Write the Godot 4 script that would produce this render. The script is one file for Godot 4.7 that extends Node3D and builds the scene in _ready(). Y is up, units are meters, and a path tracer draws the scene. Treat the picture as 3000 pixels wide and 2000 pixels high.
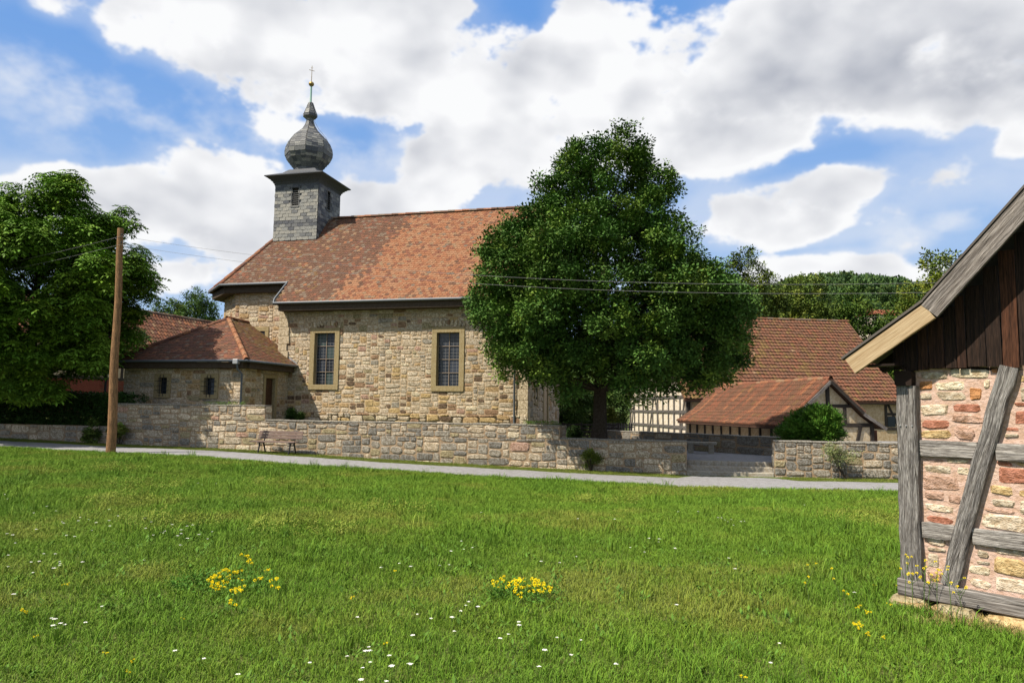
extends Node3D
# A village church behind a rubble wall, seen across a meadow. y up, metres.

var used := {}
var T := {}          # textures
var M := {}          # materials
var stone_kinds: Array[ArrayMesh] = []
var flat_arrays := {}
var EYE := Vector3(0, 1.75, 0)
const PSI := 14.0
var P0 := Vector3(-8.21, 0, -26.5)      # origin of the churchyard frame on the face of the front wall
var TX := Vector3(0.970296, 0, 0.241922)
var NX := Vector3(-0.241922, 0, 0.970296)

# ------------------------------------------------------------------ naming and placing
func numbered(called: String) -> String:
	var n: int = used.get(called, 0)
	used[called] = n + 1
	return called if n == 0 else "%s_%03d" % [called, n]

func thing(called: String, label: String, category: String, at := Vector3.ZERO, turn := 0.0, group := "") -> Node3D:
	var o := Node3D.new()
	o.name = numbered(called)
	add_child(o)
	o.position = at
	o.rotation.y = turn
	tag(o, label, category, group)
	return o

func tag(o: Node, label: String, category: String, group := "") -> void:
	o.set_meta("label", label)
	o.set_meta("category", category)
	if group != "":
		o.set_meta("group", group)

func part(parent: Node, called: String, mesh: Mesh, m: Material, x := Transform3D()) -> MeshInstance3D:
	var o := MeshInstance3D.new()
	o.name = called if parent != self else numbered(called)
	o.mesh = mesh
	if m:
		o.material_override = m
	o.transform = x
	parent.add_child(o, true)
	return o

func structure(called: String, mesh: Mesh, m: Material) -> MeshInstance3D:
	var o := part(self, called, mesh, m)
	o.set_meta("kind", "structure")
	return o

# pieces: [mesh, transform, material, score]. The largest `most` become nodes of their own, the rest one joined part.
func emit(parent: Node, called: String, plural: String, pieces: Array, most := 300) -> void:
	pieces.sort_custom(func(a, b): return a[3] > b[3])
	var n := mini(most, pieces.size())
	for i in n:
		part(parent, called, pieces[i][0], pieces[i][2], pieces[i][1])
	if pieces.size() <= n:
		return
	var bins := {}
	for i in range(n, pieces.size()):
		var m: Material = pieces[i][2]
		if not bins.has(m):
			bins[m] = [PackedVector3Array(), PackedVector3Array()]
		var src: ArrayMesh = pieces[i][0]
		if not flat_arrays.has(src):
			var got := src.surface_get_arrays(0)
			var vv := PackedVector3Array()
			var nn := PackedVector3Array()
			var ix = got[Mesh.ARRAY_INDEX]
			if ix == null or ix.size() == 0:
				vv = got[Mesh.ARRAY_VERTEX]
				nn = got[Mesh.ARRAY_NORMAL]
			else:
				for k in ix:
					vv.append(got[Mesh.ARRAY_VERTEX][k])
					nn.append(got[Mesh.ARRAY_NORMAL][k])
			flat_arrays[src] = [vv, nn]
		var x: Transform3D = pieces[i][1]
		var turned: PackedVector3Array = Transform3D(x.basis.inverse().transposed(), Vector3.ZERO) * (flat_arrays[src][1] as PackedVector3Array)
		for k in turned.size():
			turned[k] = turned[k].normalized()
		bins[m][0].append_array(x * (flat_arrays[src][0] as PackedVector3Array))
		bins[m][1].append_array(turned)
	var joined := ArrayMesh.new()
	for m in bins:
		var arrays := []
		arrays.resize(Mesh.ARRAY_MAX)
		arrays[Mesh.ARRAY_VERTEX] = bins[m][0]
		arrays[Mesh.ARRAY_NORMAL] = bins[m][1]
		joined.add_surface_from_arrays(Mesh.PRIMITIVE_TRIANGLES, arrays)
		joined.surface_set_material(joined.get_surface_count() - 1, m)
	var o := part(parent, plural, joined, null)
	o.set_meta("kind", "stuff")

func yard(s: float, y: float, z: float) -> Vector3:     # churchyard frame to world
	return P0 + TX * s + NX * z + Vector3(0, y, 0)

func yard_of(p: Vector3) -> Vector2:
	var d := p - P0
	return Vector2(d.dot(TX), d.dot(NX))

# ------------------------------------------------------------------ mesh building
func begin() -> SurfaceTool:
	var st := SurfaceTool.new()
	st.begin(Mesh.PRIMITIVE_TRIANGLES)
	st.set_smooth_group(-1)
	return st

func done(st: SurfaceTool, uv := false) -> ArrayMesh:
	st.generate_normals()
	return st.commit()

func tri(st: SurfaceTool, a: Vector3, b: Vector3, c: Vector3) -> void:
	st.add_vertex(a); st.add_vertex(b); st.add_vertex(c)

func quad(st: SurfaceTool, a: Vector3, b: Vector3, c: Vector3, d: Vector3) -> void:   # clockwise seen from outside
	tri(st, a, b, c); tri(st, a, c, d)

func face_out(st: SurfaceTool, a: Vector3, b: Vector3, c: Vector3, inside: Vector3) -> void:
	# a clockwise front face turned away from `inside`
	var n := (c - a).cross(b - a)
	if n.dot((a + b + c) / 3.0 - inside) < 0:
		tri(st, a, c, b)
	else:
		tri(st, a, b, c)

func quad_out(st: SurfaceTool, a: Vector3, b: Vector3, c: Vector3, d: Vector3, inside: Vector3) -> void:
	face_out(st, a, b, c, inside); face_out(st, a, c, d, inside)

# a box with chamfered edges
func box(st: SurfaceTool, c: Vector3, size: Vector3, bevel := 0.006, basis := Basis()) -> void:
	var h := size / 2.0
	var b := minf(bevel, minf(h.x, minf(h.y, h.z)) * 0.6)
	var P := func(sx, sy, sz, k):   # corner point on the face across axis k
		var v := Vector3(sx * (h.x - b), sy * (h.y - b), sz * (h.z - b))
		v[k] = [sx, sy, sz][k] * h[k]
		return c + basis * v
	for k in 3:
		for s in [-1, 1]:
			var q := []
			for e in [[-1, -1], [1, -1], [1, 1], [-1, 1]]:
				var g := [0, 0, 0]
				g[k] = s; g[(k + 1) % 3] = e[0]; g[(k + 2) % 3] = e[1]
				q.append(P.call(g[0], g[1], g[2], k))
			quad_out(st, q[0], q[1], q[2], q[3], c)
	if b < 0.0005:
		return
	for k in 3:      # edges along k
		var i := (k + 1) % 3
		var j := (k + 2) % 3
		for si in [-1, 1]:
			for sj in [-1, 1]:
				var g := [0, 0, 0]
				g[i] = si; g[j] = sj
				g[k] = -1
				var a: Vector3 = P.call(g[0], g[1], g[2], i)
				var a2: Vector3 = P.call(g[0], g[1], g[2], j)
				g[k] = 1
				var d: Vector3 = P.call(g[0], g[1], g[2], i)
				var d2: Vector3 = P.call(g[0], g[1], g[2], j)
				quad_out(st, a, d, d2, a2, c)
	for sx in [-1, 1]:
		for sy in [-1, 1]:
			for sz in [-1, 1]:
				face_out(st, P.call(sx, sy, sz, 0), P.call(sx, sy, sz, 1), P.call(sx, sy, sz, 2), c)

func box_mesh(size: Vector3, bevel := 0.006, c := Vector3.ZERO) -> ArrayMesh:
	var st := begin()
	box(st, c, size, bevel)
	return done(st)

# tapered tube along points
func tube(st: SurfaceTool, pts: Array, radii: Array, sides := 7, uvs := false) -> void:
	var rings := []
	var up := Vector3(0.31, 0.2, 0.93).normalized()
	for i in pts.size():
		var d: Vector3 = (pts[mini(i + 1, pts.size() - 1)] - pts[maxi(i - 1, 0)]).normalized()
		var a := d.cross(up).normalized()
		if a.length() < 0.1:
			a = d.cross(Vector3.RIGHT).normalized()
		var b := d.cross(a).normalized()
		var ring := []
		for k in sides:
			var t := TAU * k / sides
			ring.append(pts[i] + (a * cos(t) + b * sin(t)) * radii[i])
		rings.append(ring)
	st.set_smooth_group(0)
	for i in pts.size() - 1:
		for k in sides:
			var k2 := (k + 1) % sides
			var mid: Vector3 = (pts[i] + pts[i + 1]) / 2.0
			quad_out(st, rings[i][k], rings[i + 1][k], rings[i + 1][k2], rings[i][k2], mid)
	st.set_smooth_group(-1)
	for e in [0, pts.size() - 1]:
		var other: Vector3 = pts[1] if e == 0 else pts[pts.size() - 2]
		for k in sides:
			face_out(st, pts[e], rings[e][k], rings[e][(k + 1) % sides], other)

# a hewn timber along +y with uneven edges; uv runs along the grain
func timber(length: float, w: float, d: float, sd: int, rough := 0.006, segs := 7, bend := 0.0) -> ArrayMesh:
	var rng := RandomNumberGenerator.new()
	rng.seed = sd
	var st := begin()
	var ch := minf(w, d) * 0.08
	var outline := [Vector2(-w / 2 + ch, d / 2), Vector2(w / 2 - ch, d / 2), Vector2(w / 2, d / 2 - ch), Vector2(w / 2, -d / 2 + ch), Vector2(w / 2 - ch, -d / 2), Vector2(-w / 2 + ch, -d / 2), Vector2(-w / 2, -d / 2 + ch), Vector2(-w / 2, d / 2 - ch)]
	var rings := []
	for i in segs + 1:
		var f := float(i) / segs
		var off := Vector2(sin(f * PI) * bend + rng.randf_range(-1, 1) * rough * 0.8, 0)
		var ring := []
		for o in outline:
			var j := Vector2(rng.randf_range(-1, 1), rng.randf_range(-1, 1)) * rough
			var q: Vector2 = o + j + off
			ring.append(Vector3(q.x, f * length, q.y))
		rings.append(ring)
	var uvo := rng.randf() * 3.0
	var run := [0.0]
	for k in 8:
		run.append(run[k] + outline[k].distance_to(outline[(k + 1) % 8]))
	for i in segs:
		var mid := Vector3(0, (i + 0.5) * length / segs, 0)
		for k in 8:
			var k2 := (k + 1) % 8
			var a: Vector3 = rings[i][k]
			var b: Vector3 = rings[i + 1][k]
			var c: Vector3 = rings[i + 1][k2]
			var e: Vector3 = rings[i][k2]
			var ua := Vector2(run[k], a.y) + Vector2(uvo, uvo)
			var ub := Vector2(run[k], b.y) + Vector2(uvo, uvo)
			var uc := Vector2(run[k + 1], c.y) + Vector2(uvo, uvo)
			var ue := Vector2(run[k + 1], e.y) + Vector2(uvo, uvo)
			var seq := [[a, ua], [b, ub], [c, uc], [a, ua], [c, uc], [e, ue]]
			if (c - a).cross(b - a).dot(a + c - mid * 2.0) < 0:
				seq = [[a, ua], [c, uc], [b, ub], [a, ua], [e, ue], [c, uc]]
			for v in seq:
				st.set_uv(v[1])
				st.add_vertex(v[0])
	for e in [0, segs]:
		var mid := Vector3(0, length / 2, 0)
		for k in range(1, 7):
			st.set_uv(Vector2(uvo, uvo))
			face_out(st, rings[e][0], rings[e][k], rings[e][k + 1], mid)
	return done(st)

# transform that lays a timber from a to b, its width in the plane across `face`
func laid(a: Vector3, b: Vector3, face: Vector3) -> Transform3D:
	var y := (b - a).normalized()
	var z := (face - y * face.dot(y)).normalized()
	var x := y.cross(z).normalized()
	return Transform3D(Basis(x, y, z), a)

func beam(parent: Node, called: String, a: Vector3, b: Vector3, w: float, d: float, m: Material, sd: int, face := Vector3(0, 0, 1), rough := 0.006, bend := 0.0, segs := 7) -> MeshInstance3D:
	return part(parent, called, timber((b - a).length(), w, d, sd, rough, segs, bend), m, laid(a, b, face))

# flat polygon prism: outline in xy (any turn), from z0 to z1
func prism(st: SurfaceTool, outline: PackedVector2Array, z0: float, z1: float, x := Transform3D()) -> void:
	var idx := Geometry2D.triangulate_polygon(outline)
	var mid := Vector2.ZERO
	for p in outline:
		mid += p / outline.size()
	var inside := x * Vector3(mid.x, mid.y, (z0 + z1) / 2)
	for i in range(0, idx.size(), 3):
		for z in [z0, z1]:
			var other := x * Vector3(mid.x, mid.y, z1 if z == z0 else z0)
			var v := []
			for k in 3:
				v.append(x * Vector3(outline[idx[i + k]].x, outline[idx[i + k]].y, z))
			var n: Vector3 = (v[2] - v[0]).cross(v[1] - v[0])
			if n.dot(v[0] - other) < 0:
				tri(st, v[0], v[2], v[1])
			else:
				tri(st, v[0], v[1], v[2])
	var cw := Geometry2D.is_polygon_clockwise(outline)
	for i in outline.size():
		var p := outline[i]
		var q := outline[(i + 1) % outline.size()]
		var a := x * Vector3(p.x, p.y, z0)
		var b := x * Vector3(q.x, q.y, z0)
		var c := x * Vector3(q.x, q.y, z1)
		var d := x * Vector3(p.x, p.y, z1)
		if cw == (x.basis.determinant() > 0):
			quad(st, a, d, c, b)
		else:
			quad(st, a, b, c, d)

# ------------------------------------------------------------------ textures and materials
func noise_bytes(sd: int, freq: float, octaves: int, size: int, kind := FastNoiseLite.TYPE_SIMPLEX_SMOOTH, ridged := false) -> PackedByteArray:
	var f := FastNoiseLite.new()
	f.seed = sd
	f.noise_type = kind
	f.frequency = freq
	f.fractal_octaves = octaves
	f.fractal_type = FastNoiseLite.FRACTAL_RIDGED if ridged else FastNoiseLite.FRACTAL_FBM
	var im := f.get_seamless_image(size, size)
	im.convert(Image.FORMAT_L8)
	return im.get_data()

# layers: [bytes, low colour, high colour, low edge, high edge]; colours are linear factors that multiply
func colour_texture(size: int, layers: Array) -> ImageTexture:
	var data := PackedByteArray()
	data.resize(size * size * 3)
	var luts := []
	for l in layers:
		var lut := []
		for v in 256:
			var t := clampf((v / 255.0 - l[3]) / (l[4] - l[3]), 0, 1)
			var c: Color = (l[1] as Color).lerp(l[2], t)
			lut.append(Vector3(c.r, c.g, c.b))
		luts.append(lut)
	var gamma := PackedByteArray()
	gamma.resize(1025)
	for i in 1025:
		gamma[i] = int(round(255.0 * Color(i / 1024.0, 0, 0).linear_to_srgb().r))
	for i in size * size:
		var c := Vector3.ONE
		for k in layers.size():
			var b: PackedByteArray = layers[k][0]
			c *= luts[k][b[i]] as Vector3
		data[i * 3] = gamma[int(clampf(c.x, 0, 1) * 1024)]
		data[i * 3 + 1] = gamma[int(clampf(c.y, 0, 1) * 1024)]
		data[i * 3 + 2] = gamma[int(clampf(c.z, 0, 1) * 1024)]
	return ImageTexture.create_from_image(Image.create_from_data(size, size, false, Image.FORMAT_RGB8, data))

func height_texture(size: int, layers: Array) -> ImageTexture:    # [bytes, weight]
	var data := PackedByteArray()
	data.resize(size * size)
	var total := 0.0
	for l in layers:
		total += l[1]
	for i in size * size:
		var v := 0.0
		for l in layers:
			v += (l[0] as PackedByteArray)[i] * l[1]
		data[i] = int(v / total)
	return ImageTexture.create_from_image(Image.create_from_data(size, size, false, Image.FORMAT_L8, data))

func lin(r: float, g: float, b: float) -> Color:
	return Color(r, g, b).linear_to_srgb()

func make_mat(called: String, c: Color, rough: float, tex := "", scale := 1.0, bump := "", bump_cm := 1.0, own_uv := false) -> StandardMaterial3D:
	var m := StandardMaterial3D.new()
	m.resource_name = called
	m.albedo_color = Color(c.r * 0.85, c.g * 0.85, c.b * 0.85).linear_to_srgb()
	m.roughness = rough
	m.metallic_specular = 0.35
	if tex != "":
		m.albedo_texture = T[tex]
	if bump != "":
		m.heightmap_enabled = true
		m.heightmap_texture = T[bump]
		m.heightmap_scale = bump_cm
	if not own_uv:
		m.uv1_triplanar = true
		m.uv1_world_triplanar = true
		m.uv1_triplanar_sharpness = 4.0
		m.uv1_scale = Vector3.ONE * scale
	else:
		m.uv1_scale = Vector3(5.0, 0.2, 1) * scale
	M[called] = m
	return m

func make_textures() -> void:
	var fine := noise_bytes(11, 0.09, 3, 512)
	var mid := noise_bytes(12, 0.022, 4, 512)
	var coarse := noise_bytes(13, 0.008, 4, 512)
	var pits := noise_bytes(14, 0.05, 3, 512, FastNoiseLite.TYPE_CELLULAR)
	var ridge := noise_bytes(15, 0.012, 4, 512, FastNoiseLite.TYPE_SIMPLEX_SMOOTH, true)
	var w := Color(1, 1, 1)
	T.stone = colour_texture(512, [[fine, Color(0.66, 0.66, 0.66), w, 0.25, 0.7], [mid, Color(0.62, 0.55, 0.46), w, 0.3, 0.62], [coarse, Color(0.68, 0.66, 0.63), w, 0.3, 0.62]])
	T.stone_h = height_texture(512, [[fine, 1.0], [mid, 1.6], [pits, 0.5]])
	T.lichen = colour_texture(512, [[fine, Color(0.6, 0.6, 0.6), w, 0.3, 0.65], [mid, Color(0.55, 0.52, 0.5), w, 0.35, 0.6], [pits, Color(0.8, 0.8, 0.8), w, 0.1, 0.5]])
	T.plaster = colour_texture(512, [[fine, Color(0.86, 0.86, 0.86), w, 0.25, 0.7], [mid, Color(0.82, 0.78, 0.72), w, 0.25, 0.65], [coarse, Color(0.86, 0.8, 0.72), w, 0.25, 0.6]])
	T.plaster_h = height_texture(512, [[fine, 1.0], [mid, 1.0]])
	T.wood = colour_texture(512, [[fine, Color(0.5, 0.48, 0.46), w, 0.25, 0.62], [mid, Color(0.55, 0.53, 0.52), w, 0.3, 0.6], [ridge, Color(1, 1, 1), Color(0.16, 0.15, 0.14), 0.74, 0.9], [coarse, Color(0.66, 0.66, 0.67), w, 0.3, 0.62]])
	T.new_wood = colour_texture(512, [[fine, Color(0.84, 0.8, 0.76), w, 0.25, 0.62], [mid, Color(0.8, 0.74, 0.68), w, 0.25, 0.6], [ridge, Color(1, 1, 1), Color(0.45, 0.33, 0.24), 0.88, 0.97]])
	T.wood_h = height_texture(512, [[fine, 1.2], [mid, 1.0]])
	T.tile = colour_texture(512, [[fine, Color(0.62, 0.6, 0.58), w, 0.25, 0.65], [mid, Color(0.5, 0.5, 0.5), w, 0.3, 0.58], [coarse, Color(0.75, 0.75, 0.75), w, 0.35, 0.6]])
	T.gravel = colour_texture(512, [[pits, Color(0.55, 0.55, 0.56), w, 0.05, 0.5], [fine, Color(0.72, 0.72, 0.72), w, 0.3, 0.65], [coarse, Color(0.85, 0.84, 0.82), w, 0.35, 0.6]])
	T.soil = colour_texture(512, [[fine, Color(0.5, 0.5, 0.5), w, 0.25, 0.7], [mid, Color(0.6, 0.7, 0.5), w, 0.3, 0.65], [coarse, Color(0.7, 0.85, 0.7), w, 0.35, 0.65]])

func make_materials() -> void:
	# sandstones of the walls
	var stones := {"cream": [0.6, 0.525, 0.42], "tan": [0.51, 0.435, 0.33], "buff": [0.47, 0.415, 0.33], "ochre": [0.44, 0.32, 0.18], "rust": [0.3, 0.2, 0.13], "umber": [0.16, 0.115, 0.08], "grey": [0.33, 0.31, 0.27], "slate_grey": [0.22, 0.215, 0.2], "pink": [0.44, 0.3, 0.24], "olive": [0.34, 0.3, 0.19], "red": [0.36, 0.16, 0.11], "pale": [0.62, 0.56, 0.43], "orange": [0.5, 0.25, 0.11], "gold": [0.5, 0.38, 0.2]}
	for k in stones:
		make_mat("stone_" + k, Color(stones[k][0], stones[k][1], stones[k][2]) * 1.5, 0.93, "stone", 1.4, "stone_h", 2.2)
	make_mat("mortar", Color(0.58, 0.46, 0.32), 0.95, "plaster", 1.3, "stone_h", 1.5)
	make_mat("wall_mortar", Color(0.42, 0.32, 0.22), 0.95, "plaster", 1.3, "stone_h", 1.5)
	make_mat("pink_mortar", Color(0.68, 0.5, 0.425), 0.95, "plaster", 2.5, "stone_h", 1.2)
	make_mat("ashlar", Color(0.40, 0.33, 0.19), 0.9, "plaster", 1.6, "plaster_h", 0.5)
	make_mat("quoin", Color(0.8, 0.69, 0.51), 0.92, "stone", 1.4, "stone_h", 1.2)
	make_mat("coping", Color(0.4, 0.38, 0.33), 0.95, "lichen", 1.5, "stone_h", 2.0)
	make_mat("step_stone", Color(0.4, 0.38, 0.33), 0.92, "plaster", 1.2, "stone_h", 0.6)
	# clay tiles
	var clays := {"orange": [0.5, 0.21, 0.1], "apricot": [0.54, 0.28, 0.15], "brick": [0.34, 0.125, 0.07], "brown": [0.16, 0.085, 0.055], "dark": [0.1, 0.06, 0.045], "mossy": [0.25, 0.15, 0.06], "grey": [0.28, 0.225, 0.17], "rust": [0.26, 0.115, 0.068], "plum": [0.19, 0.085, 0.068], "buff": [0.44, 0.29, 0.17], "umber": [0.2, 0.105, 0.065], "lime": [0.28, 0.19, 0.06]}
	for k in clays:
		make_mat("tile_" + k, Color(clays[k][0], clays[k][1], clays[k][2]).lerp(Color(0.27, 0.135, 0.08), 0.28) * 0.97, 0.85, "tile", 2.3, "stone_h", 0.6)
	for k in [["a", 0.29, 0.3, 0.29], ["b", 0.35, 0.35, 0.32], ["c", 0.17, 0.18, 0.19], ["d", 0.1, 0.11, 0.13], ["e", 0.09, 0.085, 0.08]]:
		make_mat("slate_" + k[0], Color(k[1], k[2], k[3]) * 1.25, 0.62, "lichen", 2.0, "stone_h", 0.4)
	# woods
	make_mat("old_grey_wood", Color(0.42, 0.405, 0.39), 0.9, "wood", 1.0, "wood_h", 1.6, true)
	make_mat("sill_wood", Color(0.34, 0.325, 0.31), 0.85, "wood", 0.6, "wood_h", 0.6, true)
	make_mat("pale_grey_wood", Color(0.52, 0.5, 0.475), 0.9, "wood", 1.0, "wood_h", 1.2, true)
	make_mat("fresh_wood", Color(0.46, 0.355, 0.22), 0.75, "new_wood", 0.5, "wood_h", 0.3, true)
	make_mat("weathered_board", Color(0.34, 0.31, 0.29), 0.85, "wood", 0.8, "wood_h", 0.6, true)
	make_mat("brown_wood", Color(0.075, 0.034, 0.02), 0.8, "wood", 0.8, "wood_h", 0.8, true)
	make_mat("dark_brown_wood", Color(0.042, 0.022, 0.014), 0.8, "wood", 0.8, "wood_h", 0.8, true)
	make_mat("red_brown_wood", Color(0.115, 0.045, 0.022), 0.8, "wood", 0.8, "wood_h", 0.8, true)
	make_mat("black_timber", Color(0.075, 0.062, 0.052), 0.85, "wood", 1.0, "wood_h", 0.8, true)
	make_mat("grey_timber", Color(0.2, 0.185, 0.17), 0.85, "wood", 1.0, "wood_h", 0.8, true)
	make_mat("pole_wood", Color(0.42, 0.21, 0.085), 0.8, "wood", 0.6, "wood_h", 0.5, true)
	make_mat("door_wood", Color(0.14, 0.07, 0.035), 0.7, "wood", 1.0, "wood_h", 0.5, true)
	make_mat("slat_wood", Color(0.5, 0.36, 0.31), 0.6, "wood", 0.5, "", 1.0, true)
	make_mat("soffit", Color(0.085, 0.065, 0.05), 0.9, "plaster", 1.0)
	# plaster, metal, glass
	make_mat("white_plaster", Color(0.78, 0.72, 0.62), 0.92, "plaster", 0.6, "plaster_h", 0.6)
	make_mat("tan_plaster", Color(0.56, 0.44, 0.29), 0.92, "plaster", 0.7, "plaster_h", 0.8)
	make_mat("cream_plaster", Color(0.64, 0.54, 0.38), 0.92, "plaster", 0.7, "plaster_h", 0.8)
	make_mat("brick", Color(0.3, 0.085, 0.055), 0.9, "stone", 2.5, "stone_h", 0.8)
	make_mat("zinc", Color(0.13, 0.145, 0.165), 0.5)
	M.zinc.metallic = 0.3
	make_mat("lead", Color(0.4, 0.42, 0.45), 0.5)
	M.lead.metallic = 0.5
	make_mat("iron", Color(0.03, 0.03, 0.032), 0.6)
	make_mat("verdigris", Color(0.2, 0.36, 0.31), 0.7)
	make_mat("gilt", Color(0.36, 0.26, 0.1), 0.5)
	M.gilt.metallic = 0.8
	make_mat("gilt_iron", Color(0.3, 0.24, 0.15), 0.6)
	make_mat("black_paint", Color(0.02, 0.021, 0.024), 0.45)
	make_mat("pane_grey", Color(0.02, 0.026, 0.036), 0.14)
	make_mat("pane_blue", Color(0.03, 0.04, 0.06), 0.12)
	make_mat("pane_green", Color(0.04, 0.065, 0.06), 0.12)
	for k in ["pane_grey", "pane_blue", "pane_green"]:
		M[k].metallic_specular = 0.42
	make_mat("came", Color(0.2, 0.2, 0.21), 0.6)
	make_mat("glazing_bar", Color(0.3, 0.24, 0.19), 0.7)
	make_mat("belfry_shade", Color(0.12, 0.095, 0.075), 0.9, "plaster", 2.0)  # dark tone standing in for the shade inside the belfry
	make_mat("white_metal", Color(0.75, 0.76, 0.78), 0.5)
	make_mat("frosted", Color(0.7, 0.73, 0.75), 0.35)
	make_mat("wire", Color(0.22, 0.22, 0.23), 0.6)
	# ground
	make_mat("gravel", Color(0.33, 0.33, 0.345), 0.95, "gravel", 0.9, "stone_h", 1.2)
	make_mat("soil", Color(0.17, 0.19, 0.05), 1.0, "soil", 0.45, "stone_h", 2.0)
	make_mat("bark", Color(0.1, 0.08, 0.06), 0.95, "stone", 2.0, "stone_h", 3.0)
	make_mat("dry_straw", Color(0.52, 0.4, 0.2), 0.95, "soil", 1.5)
	make_mat("far_grass", Color(0.1, 0.16, 0.035), 1.0, "soil", 0.08)
	make_mat("red_roof", Color(0.42, 0.13, 0.07), 0.9, "tile", 0.5)
	# leaves: the colour comes with each spray
	for k in [["leaf", 0.55], ["grass_blade", 0.6], ["petal", 0.6]]:
		var m := StandardMaterial3D.new()
		m.resource_name = k[0]
		m.vertex_color_use_as_albedo = true
		m.roughness = k[1]
		m.metallic_specular = 0.22
		m.backlight = Color(0.55, 0.62, 0.3)
		m.cull_mode = BaseMaterial3D.CULL_DISABLED
		M[k[0]] = m
	M.petal.backlight = Color(0.3, 0.3, 0.3)

# ------------------------------------------------------------------ masonry
func make_stone_kinds() -> void:
	for k in 18:
		var rng := RandomNumberGenerator.new()
		rng.seed = 500 + k
		var square: float = rng.randf_range(0.2, 0.6)     # how far the corners are cut
		var outer := []
		for c in [[-1, -1], [1, -1], [1, 1], [-1, 1]]:
			var jx := rng.randf_range(-0.065, 0.03)
			var jy := rng.randf_range(-0.12, 0.05)
			var p := Vector2(c[0] * (0.5 + jx), c[1] * (0.5 + jy))
			var cut_x := square * rng.randf_range(0.25, 0.8) * 0.5
			var cut_y := square * rng.randf_range(0.3, 1.0) * 0.6
			var a := p - Vector2(c[0] * cut_x, 0)
			var b := p - Vector2(0, c[1] * cut_y)
			if c[0] * c[1] > 0:
				outer.append(b); outer.append(a)
			else:
				outer.append(a); outer.append(b)
		# order: around, starting lower left
		outer = [outer[1], outer[0], outer[3], outer[2], outer[5], outer[4], outer[7], outer[6]]
		outer.sort_custom(func(p, q): return atan2(p.y, p.x) < atan2(q.y, q.x))
		var st := begin()
		var n := outer.size()
		var back := []
		var edge := []
		var front := []
		var tilt := Vector2(rng.randf_range(-0.35, 0.35), rng.randf_range(-0.3, 0.5))
		for p in outer:
			back.append(Vector3(p.x, p.y, -1.0))
			edge.append(Vector3(p.x, p.y, rng.randf_range(0.15, 0.4)))
			var f: Vector2 = p * rng.randf_range(0.74, 0.88)
			front.append(Vector3(f.x, f.y, 0.9 + f.dot(tilt) * 0.6 + rng.randf_range(-0.12, 0.12)))
		var heart := Vector3(rng.randf_range(-0.12, 0.12), rng.randf_range(-0.12, 0.12), rng.randf_range(0.85, 1.15))
		var inside := Vector3(0, 0, -0.2)
		for i in n:
			var j := (i + 1) % n
			quad_out(st, back[i], back[j], edge[j], edge[i], inside)
			quad_out(st, edge[i], edge[j], front[j], front[i], inside)
			face_out(st, front[i], front[j], heart, inside)
		stone_kinds.append(done(st))

# fills w x h with rectangles of mixed size; blocked(x, y) says where no stone may lie
func masonry(w: float, h: float, cw: float, ch: float, sd: int, big: float, blocked = null) -> Array:
	var rng := RandomNumberGenerator.new()
	rng.seed = sd
	var nx := maxi(1, int(round(w / cw)))
	var ny := maxi(1, int(round(h / ch)))
	cw = w / nx
	ch = h / ny
	var taken := PackedByteArray()
	taken.resize(nx * ny)
	if blocked != null:
		for j in ny:
			for i in nx:
				if blocked.call((i + 0.5) * cw, (j + 0.5) * ch):
					taken[j * nx + i] = 1
	var out := []
	for j in ny:
		var i := 0
		while i < nx:
			if taken[j * nx + i]:
				i += 1
				continue
			var hh := 1 + (1 if rng.randf() < 0.72 * big else 0) + (1 if rng.randf() < 0.38 * big else 0) + (1 if rng.randf() < 0.1 * big else 0)
			var ww := int(round(hh * rng.randf_range(0.8, 2.0))) + (1 if rng.randf() < 0.5 else 0)
			ww = clampi(ww, 1, 7)
			var fw := 0
			while fw < ww and i + fw < nx and not taken[j * nx + i + fw]:
				fw += 1
			if i + fw < nx and not taken[j * nx + i + fw] and (i + fw + 1 >= nx or taken[j * nx + i + fw + 1]):
				fw += 1
			var fh := 1
			while fh < hh and j + fh < ny:
				var free := true
				for k in fw:
					if taken[(j + fh) * nx + i + k]:
						free = false
				if not free:
					break
				fh += 1
			for b in fh:
				for a in fw:
					taken[(j + b) * nx + i + a] = 1
			out.append(Rect2(i * cw, j * ch, fw * cw, fh * ch))
			i += fw
	return out

func pick(rng: RandomNumberGenerator, palette: Array) -> String:   # [name, weight, name, weight, ...]
	var total := 0.0
	for i in range(1, palette.size(), 2):
		total += palette[i]
	var v := rng.randf() * total
	for i in range(1, palette.size(), 2):
		v -= palette[i]
		if v <= 0:
			return palette[i - 1]
	return palette[0]

# stones for a wall face: x is the face's frame (x right, y up, z out), world the transform of its parent
func stones(rects: Array, x: Transform3D, world: Transform3D, sd: int, palette: Callable, gap := 0.022, depth := 0.045, favour := 1.0) -> Array:
	var rng := RandomNumberGenerator.new()
	rng.seed = sd
	var out := []
	for r in rects:
		var c: Vector2 = r.position + r.size / 2.0
		var g := gap * rng.randf_range(0.5, 1.5)
		var dz := depth * rng.randf_range(0.55, 1.25)
		var s := Vector3(maxf(r.size.x - g, 0.03), maxf(r.size.y - g, 0.03), dz)
		var b := Basis(Vector3(0, 0, 1), rng.randf_range(-0.05, 0.05))
		if rng.randf() < 0.5:
			b = b * Basis(Vector3(0, 0, 1), PI)
		var t := x * Transform3D(b * Basis.from_scale(s), Vector3(c.x + rng.randf_range(-1, 1) * gap * 0.3, c.y + rng.randf_range(-1, 1) * gap * 0.3, 0))
		var d: float = (world * t.origin).distance_to(EYE)
		out.append([stone_kinds[rng.randi() % stone_kinds.size()], t, M["stone_" + palette.call(rng, c.x, c.y)], favour * r.size.x * r.size.y / (d * d)])
	return out

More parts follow.
